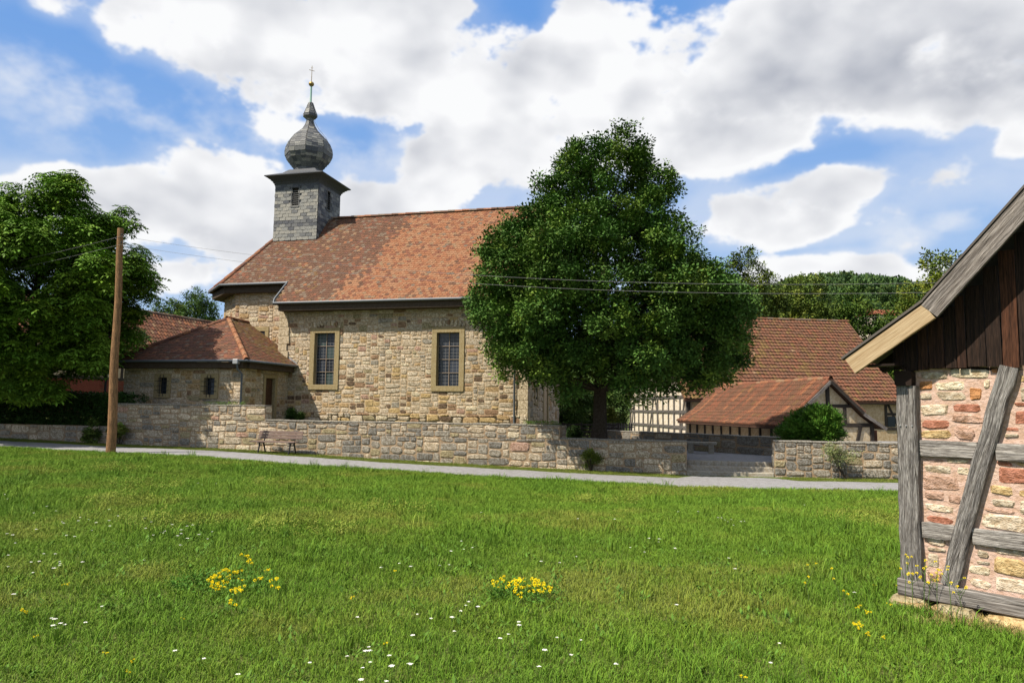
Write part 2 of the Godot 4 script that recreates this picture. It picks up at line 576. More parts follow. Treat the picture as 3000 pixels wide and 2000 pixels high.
# ------------------------------------------------------------------ roof tiles
# a flat plain tile with a rounded tail, hanging down -y, its face towards +z; unit width, length 1
func plain_tile(round_tail: bool) -> ArrayMesh:
	var st := begin()
	var o := PackedVector2Array([Vector2(-0.48, 0.06), Vector2(0.48, 0.06), Vector2(0.48, -0.86)])
	if round_tail:
		o.append_array(PackedVector2Array([Vector2(0.33, -0.985), Vector2(0.0, -1.04), Vector2(-0.33, -0.985)]))
	else:
		o.append_array(PackedVector2Array([Vector2(0.4, -0.99), Vector2(-0.2, -1.03), Vector2(-0.44, -0.97)]))
	o.append(Vector2(-0.48, -0.86))
	prism(st, o, 0.0, 1.0)
	return done(st)

# a curved hollow tile: unit width and length, height 1 = the roll
func pan_tile(rolled: float) -> ArrayMesh:
	var st := begin()
	var prof := []
	var n := 6
	for i in n + 1:
		var u := float(i) / n
		var y := rolled * sin(u * PI)
		if rolled > 1.2:
			prof.append(Vector2(u * 0.66 - 0.5, [0.0, 0.55, 0.88, 1.0, 0.88, 0.55, 0.0][i]))
			continue
		if u > 0.55:
			y = rolled * sin(0.55 * PI) * (1.0 - (u - 0.55) / 0.45) - 0.28 * sin((u - 0.55) / 0.45 * PI)
		prof.append(Vector2(u - 0.5, y))
	st.set_smooth_group(0)
	for i in n:
		var a: Vector2 = prof[i]
		var b: Vector2 = prof[i + 1]
		quad_out(st, Vector3(a.x, 0.08, a.y), Vector3(b.x, 0.08, b.y), Vector3(b.x, -1.0, b.y), Vector3(a.x, -1.0, a.y), Vector3((a.x + b.x) / 2, -0.5, -9))
	st.set_smooth_group(-1)
	for i in n:
		var a: Vector2 = prof[i]
		var b: Vector2 = prof[i + 1]
		quad_out(st, Vector3(a.x, -1.0, a.y), Vector3(b.x, -1.0, b.y), Vector3(b.x, -1.0, b.y - 0.42), Vector3(a.x, -1.0, a.y - 0.42), Vector3(0, 0, 0))
	return done(st)

# tiles over a polygon. frame: x along the eaves, y up the slope, z out of the roof
func tiles(poly: PackedVector2Array, frame: Transform3D, world: Transform3D, kind: ArrayMesh, w: float, row: float, thick: float, tone: Callable, sd: int, stagger := true, lift := 0.012, favour := 1.0, clip := false) -> Array:
	var rng := RandomNumberGenerator.new()
	rng.seed = sd
	var lo := poly[0]
	var hi := poly[0]
	for p in poly:
		lo = lo.min(p)
		hi = hi.max(p)
	var out := []
	var rows := int(ceil((hi.y - lo.y) / row))
	for j in rows:
		var y := lo.y + (j + 1.0) * row
		var cols := int(ceil((hi.x - lo.x) / w)) + 1
		var off := (0.5 * w if j % 2 == 1 and stagger else 0.0)
		for i in cols:
			var x := lo.x + (i + 0.5) * w - off
			var q := Vector2(x, y - row * 0.5)
			var tw := w
			if clip:
				var xa := maxf(x - w / 2, lo.x)
				var xb := minf(x + w / 2, hi.x)
				if xb - xa < 0.03:
					continue
				x = (xa + xb) / 2
				tw = xb - xa
				q.x = x
			if not Geometry2D.is_point_in_polygon(q, poly):
				continue
			var wob := Vector2(rng.randf_range(-1, 1) * 0.03 * w, rng.randf_range(-1, 1) * 0.05 * row)
			var b := Basis(Vector3(1, 0, 0), -lift / row * rng.randf_range(0.8, 1.25)) * Basis(Vector3(0, 0, 1), rng.randf_range(-0.022, 0.022)) * Basis(Vector3(0, 1, 0), rng.randf_range(-0.03, 0.03))
			var t := frame * Transform3D(b * Basis.from_scale(Vector3(tw, row * 1.12, thick)), Vector3(x + wob.x, y + wob.y, 0.004 + rng.randf() * 0.004))
			var d: float = (world * t.origin).distance_to(EYE)
			out.append([kind, t, M[tone.call(rng, x, y)], favour * w * row / (d * d)])
	return out

# half round ridge tiles from a to b
func ridge_tiles(a: Vector3, b: Vector3, r: float, each: float, tone: Callable, sd: int, world: Transform3D, kind: ArrayMesh) -> Array:
	var rng := RandomNumberGenerator.new()
	rng.seed = sd
	var n := maxi(1, int(round((b - a).length() / each)))
	var out := []
	var y := (b - a).normalized()
	var x := y.cross(Vector3.UP).normalized()
	var z := x.cross(y).normalized()
	for i in n:
		var p := a.lerp(b, (i + 1.0) / n)
		var t := Transform3D(Basis(x * r, y * (b - a).length() / n * 1.1, z * r) * Basis(Vector3(0, 1, 0), rng.randf_range(-0.05, 0.05)), p + z * (0.012 if i % 2 else 0.0))
		var d: float = (world * p).distance_to(EYE)
		out.append([kind, t, M[tone.call(rng, p.x, p.y)], 2.0 * r * each / (d * d)])
	return out

func half_round() -> ArrayMesh:      # axis along -y from the origin, unit radius and length, crown towards +z
	var st := begin()
	var n := 6
	for i in n:
		var t0 := PI * i / n
		var t1 := PI * (i + 1) / n
		st.set_smooth_group(0)
		quad_out(st, Vector3(cos(t0) * 0.9, 0.05, sin(t0) * 0.9), Vector3(cos(t1) * 0.9, 0.05, sin(t1) * 0.9), Vector3(cos(t1), -1, sin(t1)), Vector3(cos(t0), -1, sin(t0)), Vector3(0, -0.5, 0))
		st.set_smooth_group(-1)
		quad_out(st, Vector3(cos(t0), -1, sin(t0)), Vector3(cos(t1), -1, sin(t1)), Vector3(cos(t1), -1, sin(t1)) * Vector3(0.8, 1, 0.8), Vector3(cos(t0), -1, sin(t0)) * Vector3(0.8, 1, 0.8), Vector3(0, 0, 0.9))
	return done(st)

# roof frame from eave point a to eave point b with slope going up to a point c
func slope_frame(a: Vector3, b: Vector3, c: Vector3) -> Transform3D:
	var x := (b - a).normalized()
	var y := (c - a) - x * (c - a).dot(x)
	y = y.normalized()
	return Transform3D(Basis(x, y, x.cross(y)), a)

func in_frame(f: Transform3D, p: Vector3) -> Vector2:
	var q := f.affine_inverse() * p
	return Vector2(q.x, q.y)

func slab(st: SurfaceTool, pts: Array, thick: float, down: Vector3) -> void:     # convex polygon slab
	var mid := Vector3.ZERO
	for p in pts:
		mid += p / pts.size()
	mid += down * thick / 2
	for i in range(1, pts.size() - 1):
		face_out(st, pts[0], pts[i], pts[i + 1], mid)
		face_out(st, pts[0] + down * thick, pts[i] + down * thick, pts[i + 1] + down * thick, mid)
	for i in pts.size():
		var j := (i + 1) % pts.size()
		quad_out(st, pts[i], pts[j], pts[j] + down * thick, pts[i] + down * thick, mid)

# ------------------------------------------------------------------ foliage
func leaf_quad(st: SurfaceTool, at: Vector3, along: Vector3, n: Vector3, length: float, width: float, c: Color, fold := 0.25) -> void:
	var side := along.cross(n).normalized() * width / 2.0
	var tip := at + along * length
	var mid := at + along * length * 0.45 - n * width * fold
	st.set_color(c)
	tri(st, at, mid + side + n * width * fold, tip)
	st.set_color(c)
	tri(st, at, tip, mid - side + n * width * fold)

# a spray of leaves round the origin
func spray(sd: int, n: int, radius: float, leaf: float, droop: float, flat: float, ratio := 0.55) -> ArrayMesh:
	var rng := RandomNumberGenerator.new()
	rng.seed = sd
	var st := begin()
	for i in n:
		var d := Vector3(rng.randfn(), rng.randfn() * flat, rng.randfn()).normalized()
		var p := d * radius * pow(rng.randf(), 0.6)
		var along := (d + Vector3(rng.randf_range(-0.7, 0.7), rng.randf_range(-0.5, 0.6) - droop, rng.randf_range(-0.7, 0.7))).normalized()
		var nrm := (Vector3(rng.randf_range(-0.7, 0.7), 1.0, rng.randf_range(-0.7, 0.7)))
		nrm = (nrm - along * nrm.dot(along)).normalized()
		var g := rng.randf_range(0.72, 1.2)
		var l := leaf * rng.randf_range(0.7, 1.25)
		leaf_quad(st, p, along, nrm, l, l * ratio, Color(g * rng.randf_range(0.9, 1.12), g, g * rng.randf_range(0.8, 1.1)))
	return done(st)

# a drooping feathered leaf spray as a walnut has
func feather_spray(sd: int, fronds: int, length: float, leaf: float) -> ArrayMesh:
	var rng := RandomNumberGenerator.new()
	rng.seed = sd
	var st := begin()
	for f in fronds:
		var a := TAU * (f + rng.randf() * 0.8) / fronds
		var out := Vector3(cos(a), 0, sin(a))
		var side := Vector3(-sin(a), 0, cos(a))
		var up := rng.randf_range(0.1, 0.55)
		var l := length * rng.randf_range(0.75, 1.15)
		var g := rng.randf_range(0.8, 1.2)
		for k in 4:
			var t := (k + 1.0) / 4.0
			var p := out * l * t + Vector3(0, up * l * t - 0.75 * l * t * t, 0)
			var c := Color(g * rng.randf_range(0.9, 1.1), g, g * 0.9)
			for s in [-1, 1]:
				var along: Vector3 = (side * s + out * 0.5 + Vector3(0, -0.45, 0)).normalized()
				var nrm := Vector3(rng.randf_range(-0.3, 0.3), 1, rng.randf_range(-0.3, 0.3))
				nrm = (nrm - along * nrm.dot(along)).normalized()
				leaf_quad(st, p, along, nrm, leaf * rng.randf_range(0.8, 1.2), leaf * 0.42, c)
			if k == 3:
				var al := (out + Vector3(0, -0.9, 0)).normalized()
				leaf_quad(st, p, al, (Vector3.UP - al * al.y).normalized(), leaf * 1.2, leaf * 0.5, c)
	return done(st)

func scatter(parent: Node, called: String, mesh: Mesh, m: Material, spots: Array) -> MultiMeshInstance3D:     # spots: [transform, colour]
	var mm := MultiMesh.new()
	mm.transform_format = MultiMesh.TRANSFORM_3D
	mm.use_colors = true
	mm.mesh = mesh
	mm.instance_count = spots.size()
	for i in spots.size():
		mm.set_instance_transform(i, spots[i][0])
		mm.set_instance_color(i, Color(spots[i][1].r * 0.88, spots[i][1].g * 0.88, spots[i][1].b * 0.88))
	var o := MultiMeshInstance3D.new()
	o.name = called if parent != self else numbered(called)
	o.multimesh = mm
	o.material_override = m
	parent.add_child(o, true)
	return o

# One tree. bounds(y) gives [left, right] of the crown in x at height y; boughs are tufts spread through that shape.
func tree(called: String, label: String, at: Vector3, o: Dictionary) -> Node3D:
	var rng := RandomNumberGenerator.new()
	rng.seed = o.seed
	var root := thing(called, label, "tree", at, 0.0, o.get("group", ""))
	var prof: Array = o.profile          # [y, left, right] from the top down
	var top: float = prof[0][0]
	var low: float = prof[prof.size() - 1][0]
	var bounds := func(y: float) -> Vector2:
		for i in prof.size() - 1:
			if y <= prof[i][0] and y >= prof[i + 1][0]:
				var t: float = (y - prof[i][0]) / (prof[i + 1][0] - prof[i][0])
				return Vector2(lerpf(prof[i][1], prof[i + 1][1], t), lerpf(prof[i][2], prof[i + 1][2], t))
		return Vector2(prof[0][1], prof[0][2])
	var boughs := []
	var n: int = o.boughs
	var r0: float = o.bough
	var tries := 0
	while boughs.size() < n and tries < n * 60:
		tries += 1
		var y := rng.randf_range(low, top)
		var b: Vector2 = bounds.call(y)
		var hw := (b.y - b.x) / 2.0
		if rng.randf() > (hw + 0.6) / (o.widest * 0.5 + 0.6):
			continue
		var a := rng.randf() * TAU
		var f := sqrt(rng.randf_range(o.get("hollow", 0.2), 1.0))
		var r: float = r0 * rng.randf_range(0.7, 1.25)
		var hr := maxf(hw - r * 0.8, hw * 0.1)
		var c := Vector3((b.x + b.y) / 2.0 + cos(a) * hr * f, y - r * 0.3, sin(a) * hr * f * o.get("deep", 0.9) + o.get("forward", 0.0))
		if y < low + 1.3 and hr * f < hw * 0.3:
			continue
		var close := false
		for q in boughs:
			if (q[0] as Vector3).distance_to(c) < (q[1] + r) * o.get("apart", 0.52):
				close = true
				break
		if not close:
			boughs.append([c, r, rng.randf()])
	# wood
	var st := begin()
	var axis := Vector3(o.get("lean", 0.0), 0, 0)
	var tp: Array = []
	var tr: Array = []
	var th: float = low + (top - low) * 0.72
	var rad: float = o.trunk
	for i in 9:
		var t := i / 8.0
		tp.append(Vector3(axis.x * t + rng.randf_range(-1, 1) * 0.05 * (top - low) * 0.06 * minf(i, 1), t * th, rng.randf_range(-0.04, 0.04)))
		tr.append(rad * (1.0 - t * 0.86) * (1.35 if i == 0 else 1.0))
	tube(st, tp, tr, 9)
	part(root, "trunk", done(st), M.bark)
	st = begin()
	for q in boughs:
		var c: Vector3 = q[0]
		var t0 := clampf((c.y - 0.35 * Vector2(c.x, c.z).length()) / th, low / th * 0.75, 0.95)
		var k := t0 * 8.0
		var i0 := mini(int(k), 7)
		var s: Vector3 = (tp[i0] as Vector3).lerp(tp[i0 + 1], k - i0)
		var r1 := maxf(0.02, rad * 0.3 * (1.0 - t0 * 0.7))
		var mid := s.lerp(c, 0.5) + Vector3(rng.randf_range(-0.2, 0.2), 0.12 * s.distance_to(c) * rng.randf_range(-0.2, 1.0), rng.randf_range(-0.2, 0.2))
		tube(st, [s, mid, c], [r1, r1 * 0.6, r1 * 0.18], 5)
	part(root, "limbs", done(st), M.bark)
	# leaves: tufts over each lobe, sprays in each tuft
	var spots := [[], [], []]
	var col: Color = o.colour
	var tr0: float = o.tuft
	for q in boughs:
		var r: float = q[1]
		var c: Vector3 = q[0]
		var outward := Vector3(c.x, 0.35 * r0, c.z).normalized()
		var tone: float = 0.85 + 0.3 * q[2]
		for j in int(o.tufts * r * r / (r0 * r0)):
			var d := (Vector3(rng.randfn(), rng.randfn() * 0.9, rng.randfn()).normalized() + outward * 0.35).normalized()
			var far: float = r * rng.randf_range(0.5, 1.0) * (o.get("spike", 1.2) if rng.randf() < 0.16 else 1.0)
			var tc := c + d * Vector3(1.0, 0.85, 1.0) * far
			var trad := tr0 * rng.randf_range(0.7, 1.3)
			var ttone := tone * rng.randf_range(0.85, 1.15)
			var yel: float = o.get("yellow", 0.12) * rng.randf() * rng.randf()
			for i in int(o.sprays):
				var e := Vector3(rng.randfn(), rng.randfn() * 0.8 + 0.15, rng.randfn()).normalized()
				var p := tc + e * trad * pow(rng.randf(), 0.5)
				var sc := rng.randf_range(0.75, 1.25)
				var bs := Basis(Vector3(0, 1, 0), rng.randf() * TAU) * Basis(Vector3(1, 0, 0), rng.randf_range(-0.5, 0.5))
				var g := ttone * rng.randf_range(0.85, 1.18)
				spots[i % 3].append([Transform3D(bs.scaled(Vector3.ONE * sc), p), Color(col.r * g * (1.0 + yel * 2.0), col.g * g * (1.0 + yel * 0.8), col.b * g)])
	for k in 3:
		scatter(root, "crown", o.meshes[k % (o.meshes as Array).size()], M.leaf, spots[k]).set_meta("kind", "stuff")
	return root

# A clipped or natural shrub: sprays over an uneven ellipsoid or box
func shrub(called: String, label: String, category: String, at: Vector3, size: Vector3, count: int, col: Color, meshes: Array, sd: int, shape := "round", group := "", turn := 0.0) -> Node3D:
	var rng := RandomNumberGenerator.new()
	rng.seed = sd
	var root := thing(called, label, category, at, turn, group)
	var st := begin()
	for i in 7:
		var e := Vector3(rng.randf_range(-0.35, 0.35) * size.x, rng.randf_range(0.4, 0.8) * size.y, rng.randf_range(-0.35, 0.35) * size.z)
		tube(st, [Vector3(e.x * 0.15, 0, e.z * 0.15), e * Vector3(0.6, 0.5, 0.6), e], [0.022, 0.015, 0.006], 5)
	part(root, "stem", done(st), M.bark)
	var spots := [[], []]
	var f := FastNoiseLite.new()
	f.seed = sd
	f.frequency = 1.1
	var hub := Vector3.ZERO
	var tone := 1.0
	for i in count:
		var p: Vector3
		if shape == "box":
			var q := Vector3(rng.randf_range(-1, 1), rng.randf_range(-1, 1), rng.randf_range(-1, 1))
			var k := rng.randi() % 5
			if k < 2: q.z = 1.0
			elif k == 2: q.y = 1.0
			q *= 1.0 + 0.1 * f.get_noise_3dv(q * Vector3(size.x, size.y, size.z) * 1.3)
			p = Vector3(q.x * size.x / 2, size.y / 2 + q.y * size.y / 2, q.z * size.z / 2)
		else:
			var d := Vector3(rng.randfn(), rng.randfn(), rng.randfn()).normalized()
			if i % 26 == 0:
				hub = d * rng.randf_range(0.62, 1.0)
				tone = rng.randf_range(0.8, 1.25)
			p = (hub + d * 0.24 * pow(rng.randf(), 0.5)) * size / 2.0 + Vector3(0, size.y / 2, 0)
		var g := rng.randf_range(0.8, 1.2) * tone
		var bs := Basis(Vector3(0, 1, 0), rng.randf() * TAU) * Basis(Vector3(1, 0, 0), rng.randf_range(-0.7, 0.7))
		spots[i % 2].append([Transform3D(bs.scaled(Vector3.ONE * rng.randf_range(0.7, 1.3)), p), Color(col.r * g * rng.randf_range(0.9, 1.25), col.g * g, col.b * g)])
	for k in 2:
		scatter(root, "foliage", meshes[k % meshes.size()], M.leaf, spots[k]).set_meta("kind", "stuff")
	return root

# ------------------------------------------------------------------ sky: air and clouds
const CLOUDS := [[-34.5, 25.7, 1.8, 1.3, 0.55, 0],
	[-28.1, 26.2, 4.8, 2.7, 1, 0.1],
	[-23.4, 25.8, 6.9, 3.6, 1, 0.35],
	[-17.8, 25.4, 7.7, 3.7, 1, 0.45],
	[-12.1, 24.3, 6.4, 2.8, 1, 0.6],
	[-8.0, 27.7, 8.3, 4.5, 1, 0.15],
	[-14.5, 29.2, 10.6, 3.4, 1, 0.05],
	[-20.3, 28.8, 8.1, 2.9, 1, 0.05],
	[5.4, 29.6, 3.5, 3.5, 1, 0.1],
	[2.6, 25.4, 6.6, 3.6, 1, 0.1],
	[-2.2, 22.9, 6.3, 4.2, 1, 0.15],
	[-5.0, 20.3, 6.2, 3.4, 0.9, 0.3],
	[7.2, 24.8, 6.8, 4.9, 1, 0.2],
	[1.5, 20.9, 7.4, 3.2, 0.95, 0.15],
	[19.9, 27.7, 7.1, 4.1, 1, 0.4],
	[27.8, 25.9, 9.7, 4.6, 1.1, 0.9],
	[34.5, 23.6, 7.6, 4.3, 1.1, 0.95],
	[16.5, 24.0, 8.8, 4.8, 1, 0.45],
	[25.2, 22.4, 9.8, 3.1, 1, 0.8],
	[13.5, 20.3, 8.8, 2.8, 1, 0.3],
	[33.2, 20.5, 6.2, 2.0, 0.9, 0.6],
	[19.0, 21.1, 7.0, 2.8, 0.9, 0.7],
	[23.6, 16.3, 4.9, 1.9, 1, 0.25],
	[25.9, 16.3, 2.4, 1.6, 1, 0.15],
	[18.9, 14.6, 6.4, 2.3, 1, 0.5],
	[23.0, 13.8, 6.0, 1.5, 0.9, 0.6],
	[16.3, 15.8, 3.2, 2.1, 0.8, 0.2],
	[24.8, 10.4, 4.3, 1.4, 1, 0.1],
	[27.3, 10.1, 2.0, 1.2, 0.9, 0.1],
	[21.2, 10.1, 4.4, 1.5, 0.9, 0.3],
	[29.6, 9.3, 2.2, 1.1, 0.9, 0.1],
	[31.9, 9.6, 1.4, 1.2, 0.8, 0.1],
	[36.4, 17.7, 1.6, 1.5, 0.9, 0.2],
	[36.7, 20.2, 3.0, 1.3, 0.8, 0.3],
	[32.5, 13.2, 2.6, 0.7, 0.4, 0.2],
	[29.1, 12.5, 2.2, 1.2, 0.35, 0.2],
	[-25.0, 16.9, 4.6, 2.2, 1, 0.1],
	[-21.1, 16.0, 4.2, 2.5, 1, 0.2],
	[-27.6, 14.4, 6.5, 2.4, 0.95, 0.4],
	[-31.1, 14.4, 4.3, 1.9, 0.7, 0.3],
	[-23.9, 12.4, 8.2, 3.0, 0.9, 0.5],
	[-35.0, 13.0, 4.6, 1.6, 0.7, 0.4],
	[-33.8, 14.8, 3.8, 1.1, 0.5, 0.2],
	[-20.0, 13.1, 5.3, 2.3, 0.8, 0.4],
	[-25.6, 9.5, 9.1, 1.7, 0.7, 0.4],
	[-12.4, 16.8, 4.7, 2.1, 0.7, 0.2],
	[-9.0, 14.9, 5.6, 1.9, 0.6, 0.3],
	[-17.8, 20.6, 4.1, 1.1, 0.6, 0.2],
	[-4.7, 18.2, 4.2, 2.4, 0.8, 0.2],
	[-13.9, 14.6, 4.1, 1.6, 0.6, 0.3],
	[-31.1, 20.5, 10.3, 3.4, 0.38, 0.15],
	[-35.1, 20.9, 6.1, 2.6, 0.36, 0.1],
	[-25.2, 19.8, 6.2, 1.9, 0.36, 0.2],
	[-11.4, 19.9, 6.1, 1.6, 0.34, 0.2]]

func smooth(a: float, b: float, v: float) -> float:
	var t := clampf((v - a) / (b - a), 0.0, 1.0)
	return t * t * (3.0 - 2.0 * t)

func make_sky() -> ImageTexture:
	var W := 4096
	var H := 2048
	var w2 := 2048
	var h2 := 512
	var cover := PackedFloat32Array()
	var dark := PackedFloat32Array()
	var wisp := PackedFloat32Array()
	cover.resize(w2 * h2)
	dark.resize(w2 * h2)
	wisp.resize(w2 * h2)
	var rng := RandomNumberGenerator.new()
	rng.seed = 77
	var blobs := CLOUDS.duplicate(true)
	while blobs.size() < CLOUDS.size() + 230:      # the same kind of sky all round
		var el := rng.randf_range(2.0, 80.0)
		var az := rng.randf_range(-180.0, 180.0)
		if absf(az) < 41.0 and el < 34.0:
			continue
		if rng.randf() > cos(deg_to_rad(el)):
			continue
		var sz := rng.randf_range(2.5, 7.5) * (0.6 + el / 60.0)
		blobs.append([az, el, sz * 1.7 / cos(deg_to_rad(el)), sz * 0.8, rng.randf_range(0.35, 1.0), rng.randf_range(0.05, 0.7)])
	for b in blobs:
		b[2] *= 1.22
		b[3] *= 1.22
		var x0 := int(floor((b[0] - b[2]) / 360.0 * w2))
		var x1 := int(ceil((b[0] + b[2]) / 360.0 * w2))
		var y0 := maxi(0, int((90.0 - b[1] - b[3]) / 90.0 * h2))
		var y1 := mini(h2 - 1, int((90.0 - b[1] + b[3]) / 90.0 * h2))
		for j in range(y0, y1 + 1):
			var v: float = (90.0 - (j + 0.5) / h2 * 90.0 - b[1]) / b[3]
			for i in range(x0, x1 + 1):
				var u: float = ((i + 0.5) / w2 * 360.0 - b[0]) / b[2]
				var r := u * u + v * v
				if r < 1.0:
					var k := j * w2 + posmod(i, w2)
					if b[4] < 0.45:
						wisp[k] = maxf(wisp[k], 1.0 - r)
						continue
					var c: float = b[4] * (1.0 - sqrt(r)) * 1.1
					cover[k] = 1.0 - (1.0 - minf(cover[k], 1.0)) * (1.0 - minf(c, 0.97))
					dark[k] += (b[5] * 1.1 - dark[k]) * minf(1.0, c * 1.5) * (0.72 - 0.4 * v)
	var fa := FastNoiseLite.new()
	fa.seed = 4
	fa.noise_type = FastNoiseLite.TYPE_SIMPLEX_SMOOTH
	fa.frequency = 6.5
	fa.fractal_octaves = 6
	fa.fractal_gain = 0.58
	var fp := FastNoiseLite.new()
	fp.seed = 21
	fp.noise_type = FastNoiseLite.TYPE_CELLULAR
	fp.cellular_return_type = FastNoiseLite.RETURN_DISTANCE
	fp.frequency = 17.0
	fp.fractal_octaves = 3
	fp.fractal_gain = 0.5
	var fb := FastNoiseLite.new()
	fb.seed = 9
	fb.noise_type = FastNoiseLite.TYPE_SIMPLEX_SMOOTH
	fb.frequency = 2.2
	fb.fractal_octaves = 4
	var data := PackedByteArray()
	data.resize(W * H * 3)
	data.fill(150)
	var gamma := PackedByteArray()
	gamma.resize(1025)
	for i in 1025:
		gamma[i] = int(round(255.0 * Color(i / 1024.0, 0, 0).linear_to_srgb().r))
	var sunward := Vector3(-0.519, 0.803, 0.295) * 0.09
	for j in H / 2 + 40:
		var el := 90.0 - (j + 0.5) * 180.0 / H
		var sy := sin(deg_to_rad(el))
		var cy := cos(deg_to_rad(el))
		var e := clampf(el / 90.0, 0.0, 1.0)
		var air := Vector3(0.42, 0.6, 0.86).lerp(Vector3(0.15, 0.34, 0.74), smooth(0.0, 0.34, e)).lerp(Vector3(0.075, 0.2, 0.56), smooth(0.3, 1.0, e))
		var i := 0
		while i < W:
			var full := i < 560 or i > W - 560
			var step := 1 if full and el < 42.0 else 2
			if step == 2 and j % 2 == 1:
				for q in 2 * 3:
					data[(j * W + i) * 3 + q] = data[((j - 1) * W + i) * 3 + q]
				i += 2
				continue
			var ph := (i + 0.5) / W * TAU
			var d := Vector3(cy * sin(ph), sy, -cy * cos(ph))
			var fx := (i + 0.5) / W * w2 - 0.5
			var fy := clampf((90.0 - el) / 90.0 * h2 - 0.5, 0.0, h2 - 1.001)
			var ix := int(floor(fx))
			var iy := int(fy)
			var tx := fx - ix
			var ty := fy - iy
			var a0 := iy * w2 + posmod(ix, w2)
			var a1 := iy * w2 + posmod(ix + 1, w2)
			var b0 := mini(iy + 1, h2 - 1) * w2 + posmod(ix, w2)
			var b1 := mini(iy + 1, h2 - 1) * w2 + posmod(ix + 1, w2)
			var cv := lerpf(lerpf(cover[a0], cover[a1], tx), lerpf(cover[b0], cover[b1], tx), ty)
			var q := d * Vector3(1, 1.5, 1)
			var n1 := fa.get_noise_3dv(q)
			var nb := fb.get_noise_3dv(q)
			var puff := -fp.get_noise_3dv(q + Vector3(n1, n1, n1) * 0.03)
			var dens := cv * 1.25 + n1 * 1.15 + nb * 0.2 + puff * 0.4 - 0.57
			var veil := smooth(-0.3, 0.5, nb + n1 * 0.35 + cv * 1.1) * 0.5 * smooth(0.5, 0.12, e)
			var ws := wisp[a0] * smooth(-0.45, 0.45, n1 + nb * 0.6) * 0.8
			var c := air.lerp(Vector3(0.78, 0.82, 0.89), 1.0 - (1.0 - veil) * (1.0 - ws))
			var alpha := smooth(-0.04, 0.3, dens)
			if alpha > 0.0:
				var dk := lerpf(lerpf(dark[a0], dark[a1], tx), lerpf(dark[b0], dark[b1], tx), ty)
				var n2 := fb.get_noise_3dv(q * 1.7 + sunward)
				var n3 := fb.get_noise_3dv(q * 1.7)
				var lit := clampf(0.76 + (n3 - n2) * 0.9 + puff * 0.26 + n1 * 0.2 + 0.16 * (1.0 - smooth(0.05, 0.5, dens)) - dk * smooth(0.1, 0.8, dens) * 0.6, 0.0, 1.0)
				var cc := Vector3(0.44, 0.465, 0.53).lerp(Vector3(0.93, 0.935, 0.95), lit)
				c = c.lerp(cc, alpha)
			for s in step:
				var o := (j * W + i + s) * 3
				data[o] = gamma[int(clampf(c.x, 0, 1) * 1024)]
				data[o + 1] = gamma[int(clampf(c.y, 0, 1) * 1024)]
				data[o + 2] = gamma[int(clampf(c.z, 0, 1) * 1024)]
			i += step
	return ImageTexture.create_from_image(Image.create_from_data(W, H, false, Image.FORMAT_RGB8, data))

func make_view_and_light() -> void:
	var cam := Camera3D.new()
	cam.name = "camera"
	cam.fov = rad_to_deg(2.0 * atan(1000.0 / 2080.0))
	cam.near = 0.05
	cam.far = 3000.0
	cam.transform = Transform3D(Basis(Vector3.RIGHT, atan(195.0 / 2080.0)) * Basis(Vector3.BACK, 0.012), EYE)
	add_child(cam)
	cam.current = true
	var env := Environment.new()
	env.background_mode = Environment.BG_SKY
	var sky := Sky.new()
	var pano := PanoramaSkyMaterial.new()
	pano.panorama = make_sky()
	sky.sky_material = pano
	env.sky = sky
	env.background_energy_multiplier = 0.64
	env.tonemap_mode = Environment.TONE_MAPPER_LINEAR
	env.tonemap_exposure = 1.62
	env.sdfgi_enabled = true
	env.ssao_enabled = true
	env.ssil_enabled = true
	var we := WorldEnvironment.new()
	we.name = "world_environment"
	we.environment = env
	add_child(we)
	var sun := DirectionalLight3D.new()
	sun.name = "sun"
	sun.light_energy = 1.6
	sun.light_color = Color(1.0, 0.955, 0.88)
	sun.light_angular_distance = 0.5
	sun.shadow_enabled = true
	add_child(sun)
	sun.look_at_from_position(Vector3(-51.9, 80.3, 29.5), Vector3.ZERO, Vector3.UP)

# ------------------------------------------------------------------ ground
const RISE := [[-30.0, 0.3], [-13.4, 0.25], [-7.5, 0.13], [-1.5, 0.06], [3.5, -0.12], [8.5, -0.24], [14.0, -0.33], [17.0, -0.29], [20.5, -0.25], [40.0, -0.2]]

func rise(s: float) -> float:
	if s <= RISE[0][0]:
		return RISE[0][1]
	for i in RISE.size() - 1:
		if s <= RISE[i + 1][0]:
			return lerpf(RISE[i][1], RISE[i + 1][1], (s - RISE[i][0]) / (RISE[i + 1][0] - RISE[i][0]))
	return RISE[RISE.size() - 1][1]

func ground_y(x: float, z: float) -> float:
	var q := yard_of(Vector3(x, 0, z))
	return rise(q.x) * (1.0 - smooth(4.5, 15.0, q.y)) + 0.025 * sin(x * 0.7 + z * 0.3) * sin(z * 0.55 - x * 0.2) * smooth(3.8, 6.0, q.y)

func path_edge(s: float, near: bool) -> float:
	if near:
		return 3.62 + 0.1 * sin(s * 0.9) + 0.06 * sin(s * 2.7 + 1.0)
	return 1.2 + 0.07 * sin(s * 1.1 + 2.0) + 0.04 * sin(s * 3.3) - (0.75 * smooth(13.9, 14.5, s) * (1.0 - smooth(16.8, 17.4, s)))

func sheet(xs: Array, zs: Array, height: Callable) -> ArrayMesh:
	var st := SurfaceTool.new()
	st.begin(Mesh.PRIMITIVE_TRIANGLES)
	st.set_smooth_group(0)
	for j in zs.size() - 1:
		for i in xs.size() - 1:
			var v := []
			for k in [[0, 0], [1, 0], [1, 1], [0, 1]]:
				var x: float = xs[i + k[0]]
				var z: float = zs[j + k[1]]
				v.append(Vector3(x, height.call(x, z), z))
			tri(st, v[0], v[1], v[2])
			tri(st, v[0], v[2], v[3])
	st.generate_normals()
	return st.commit()

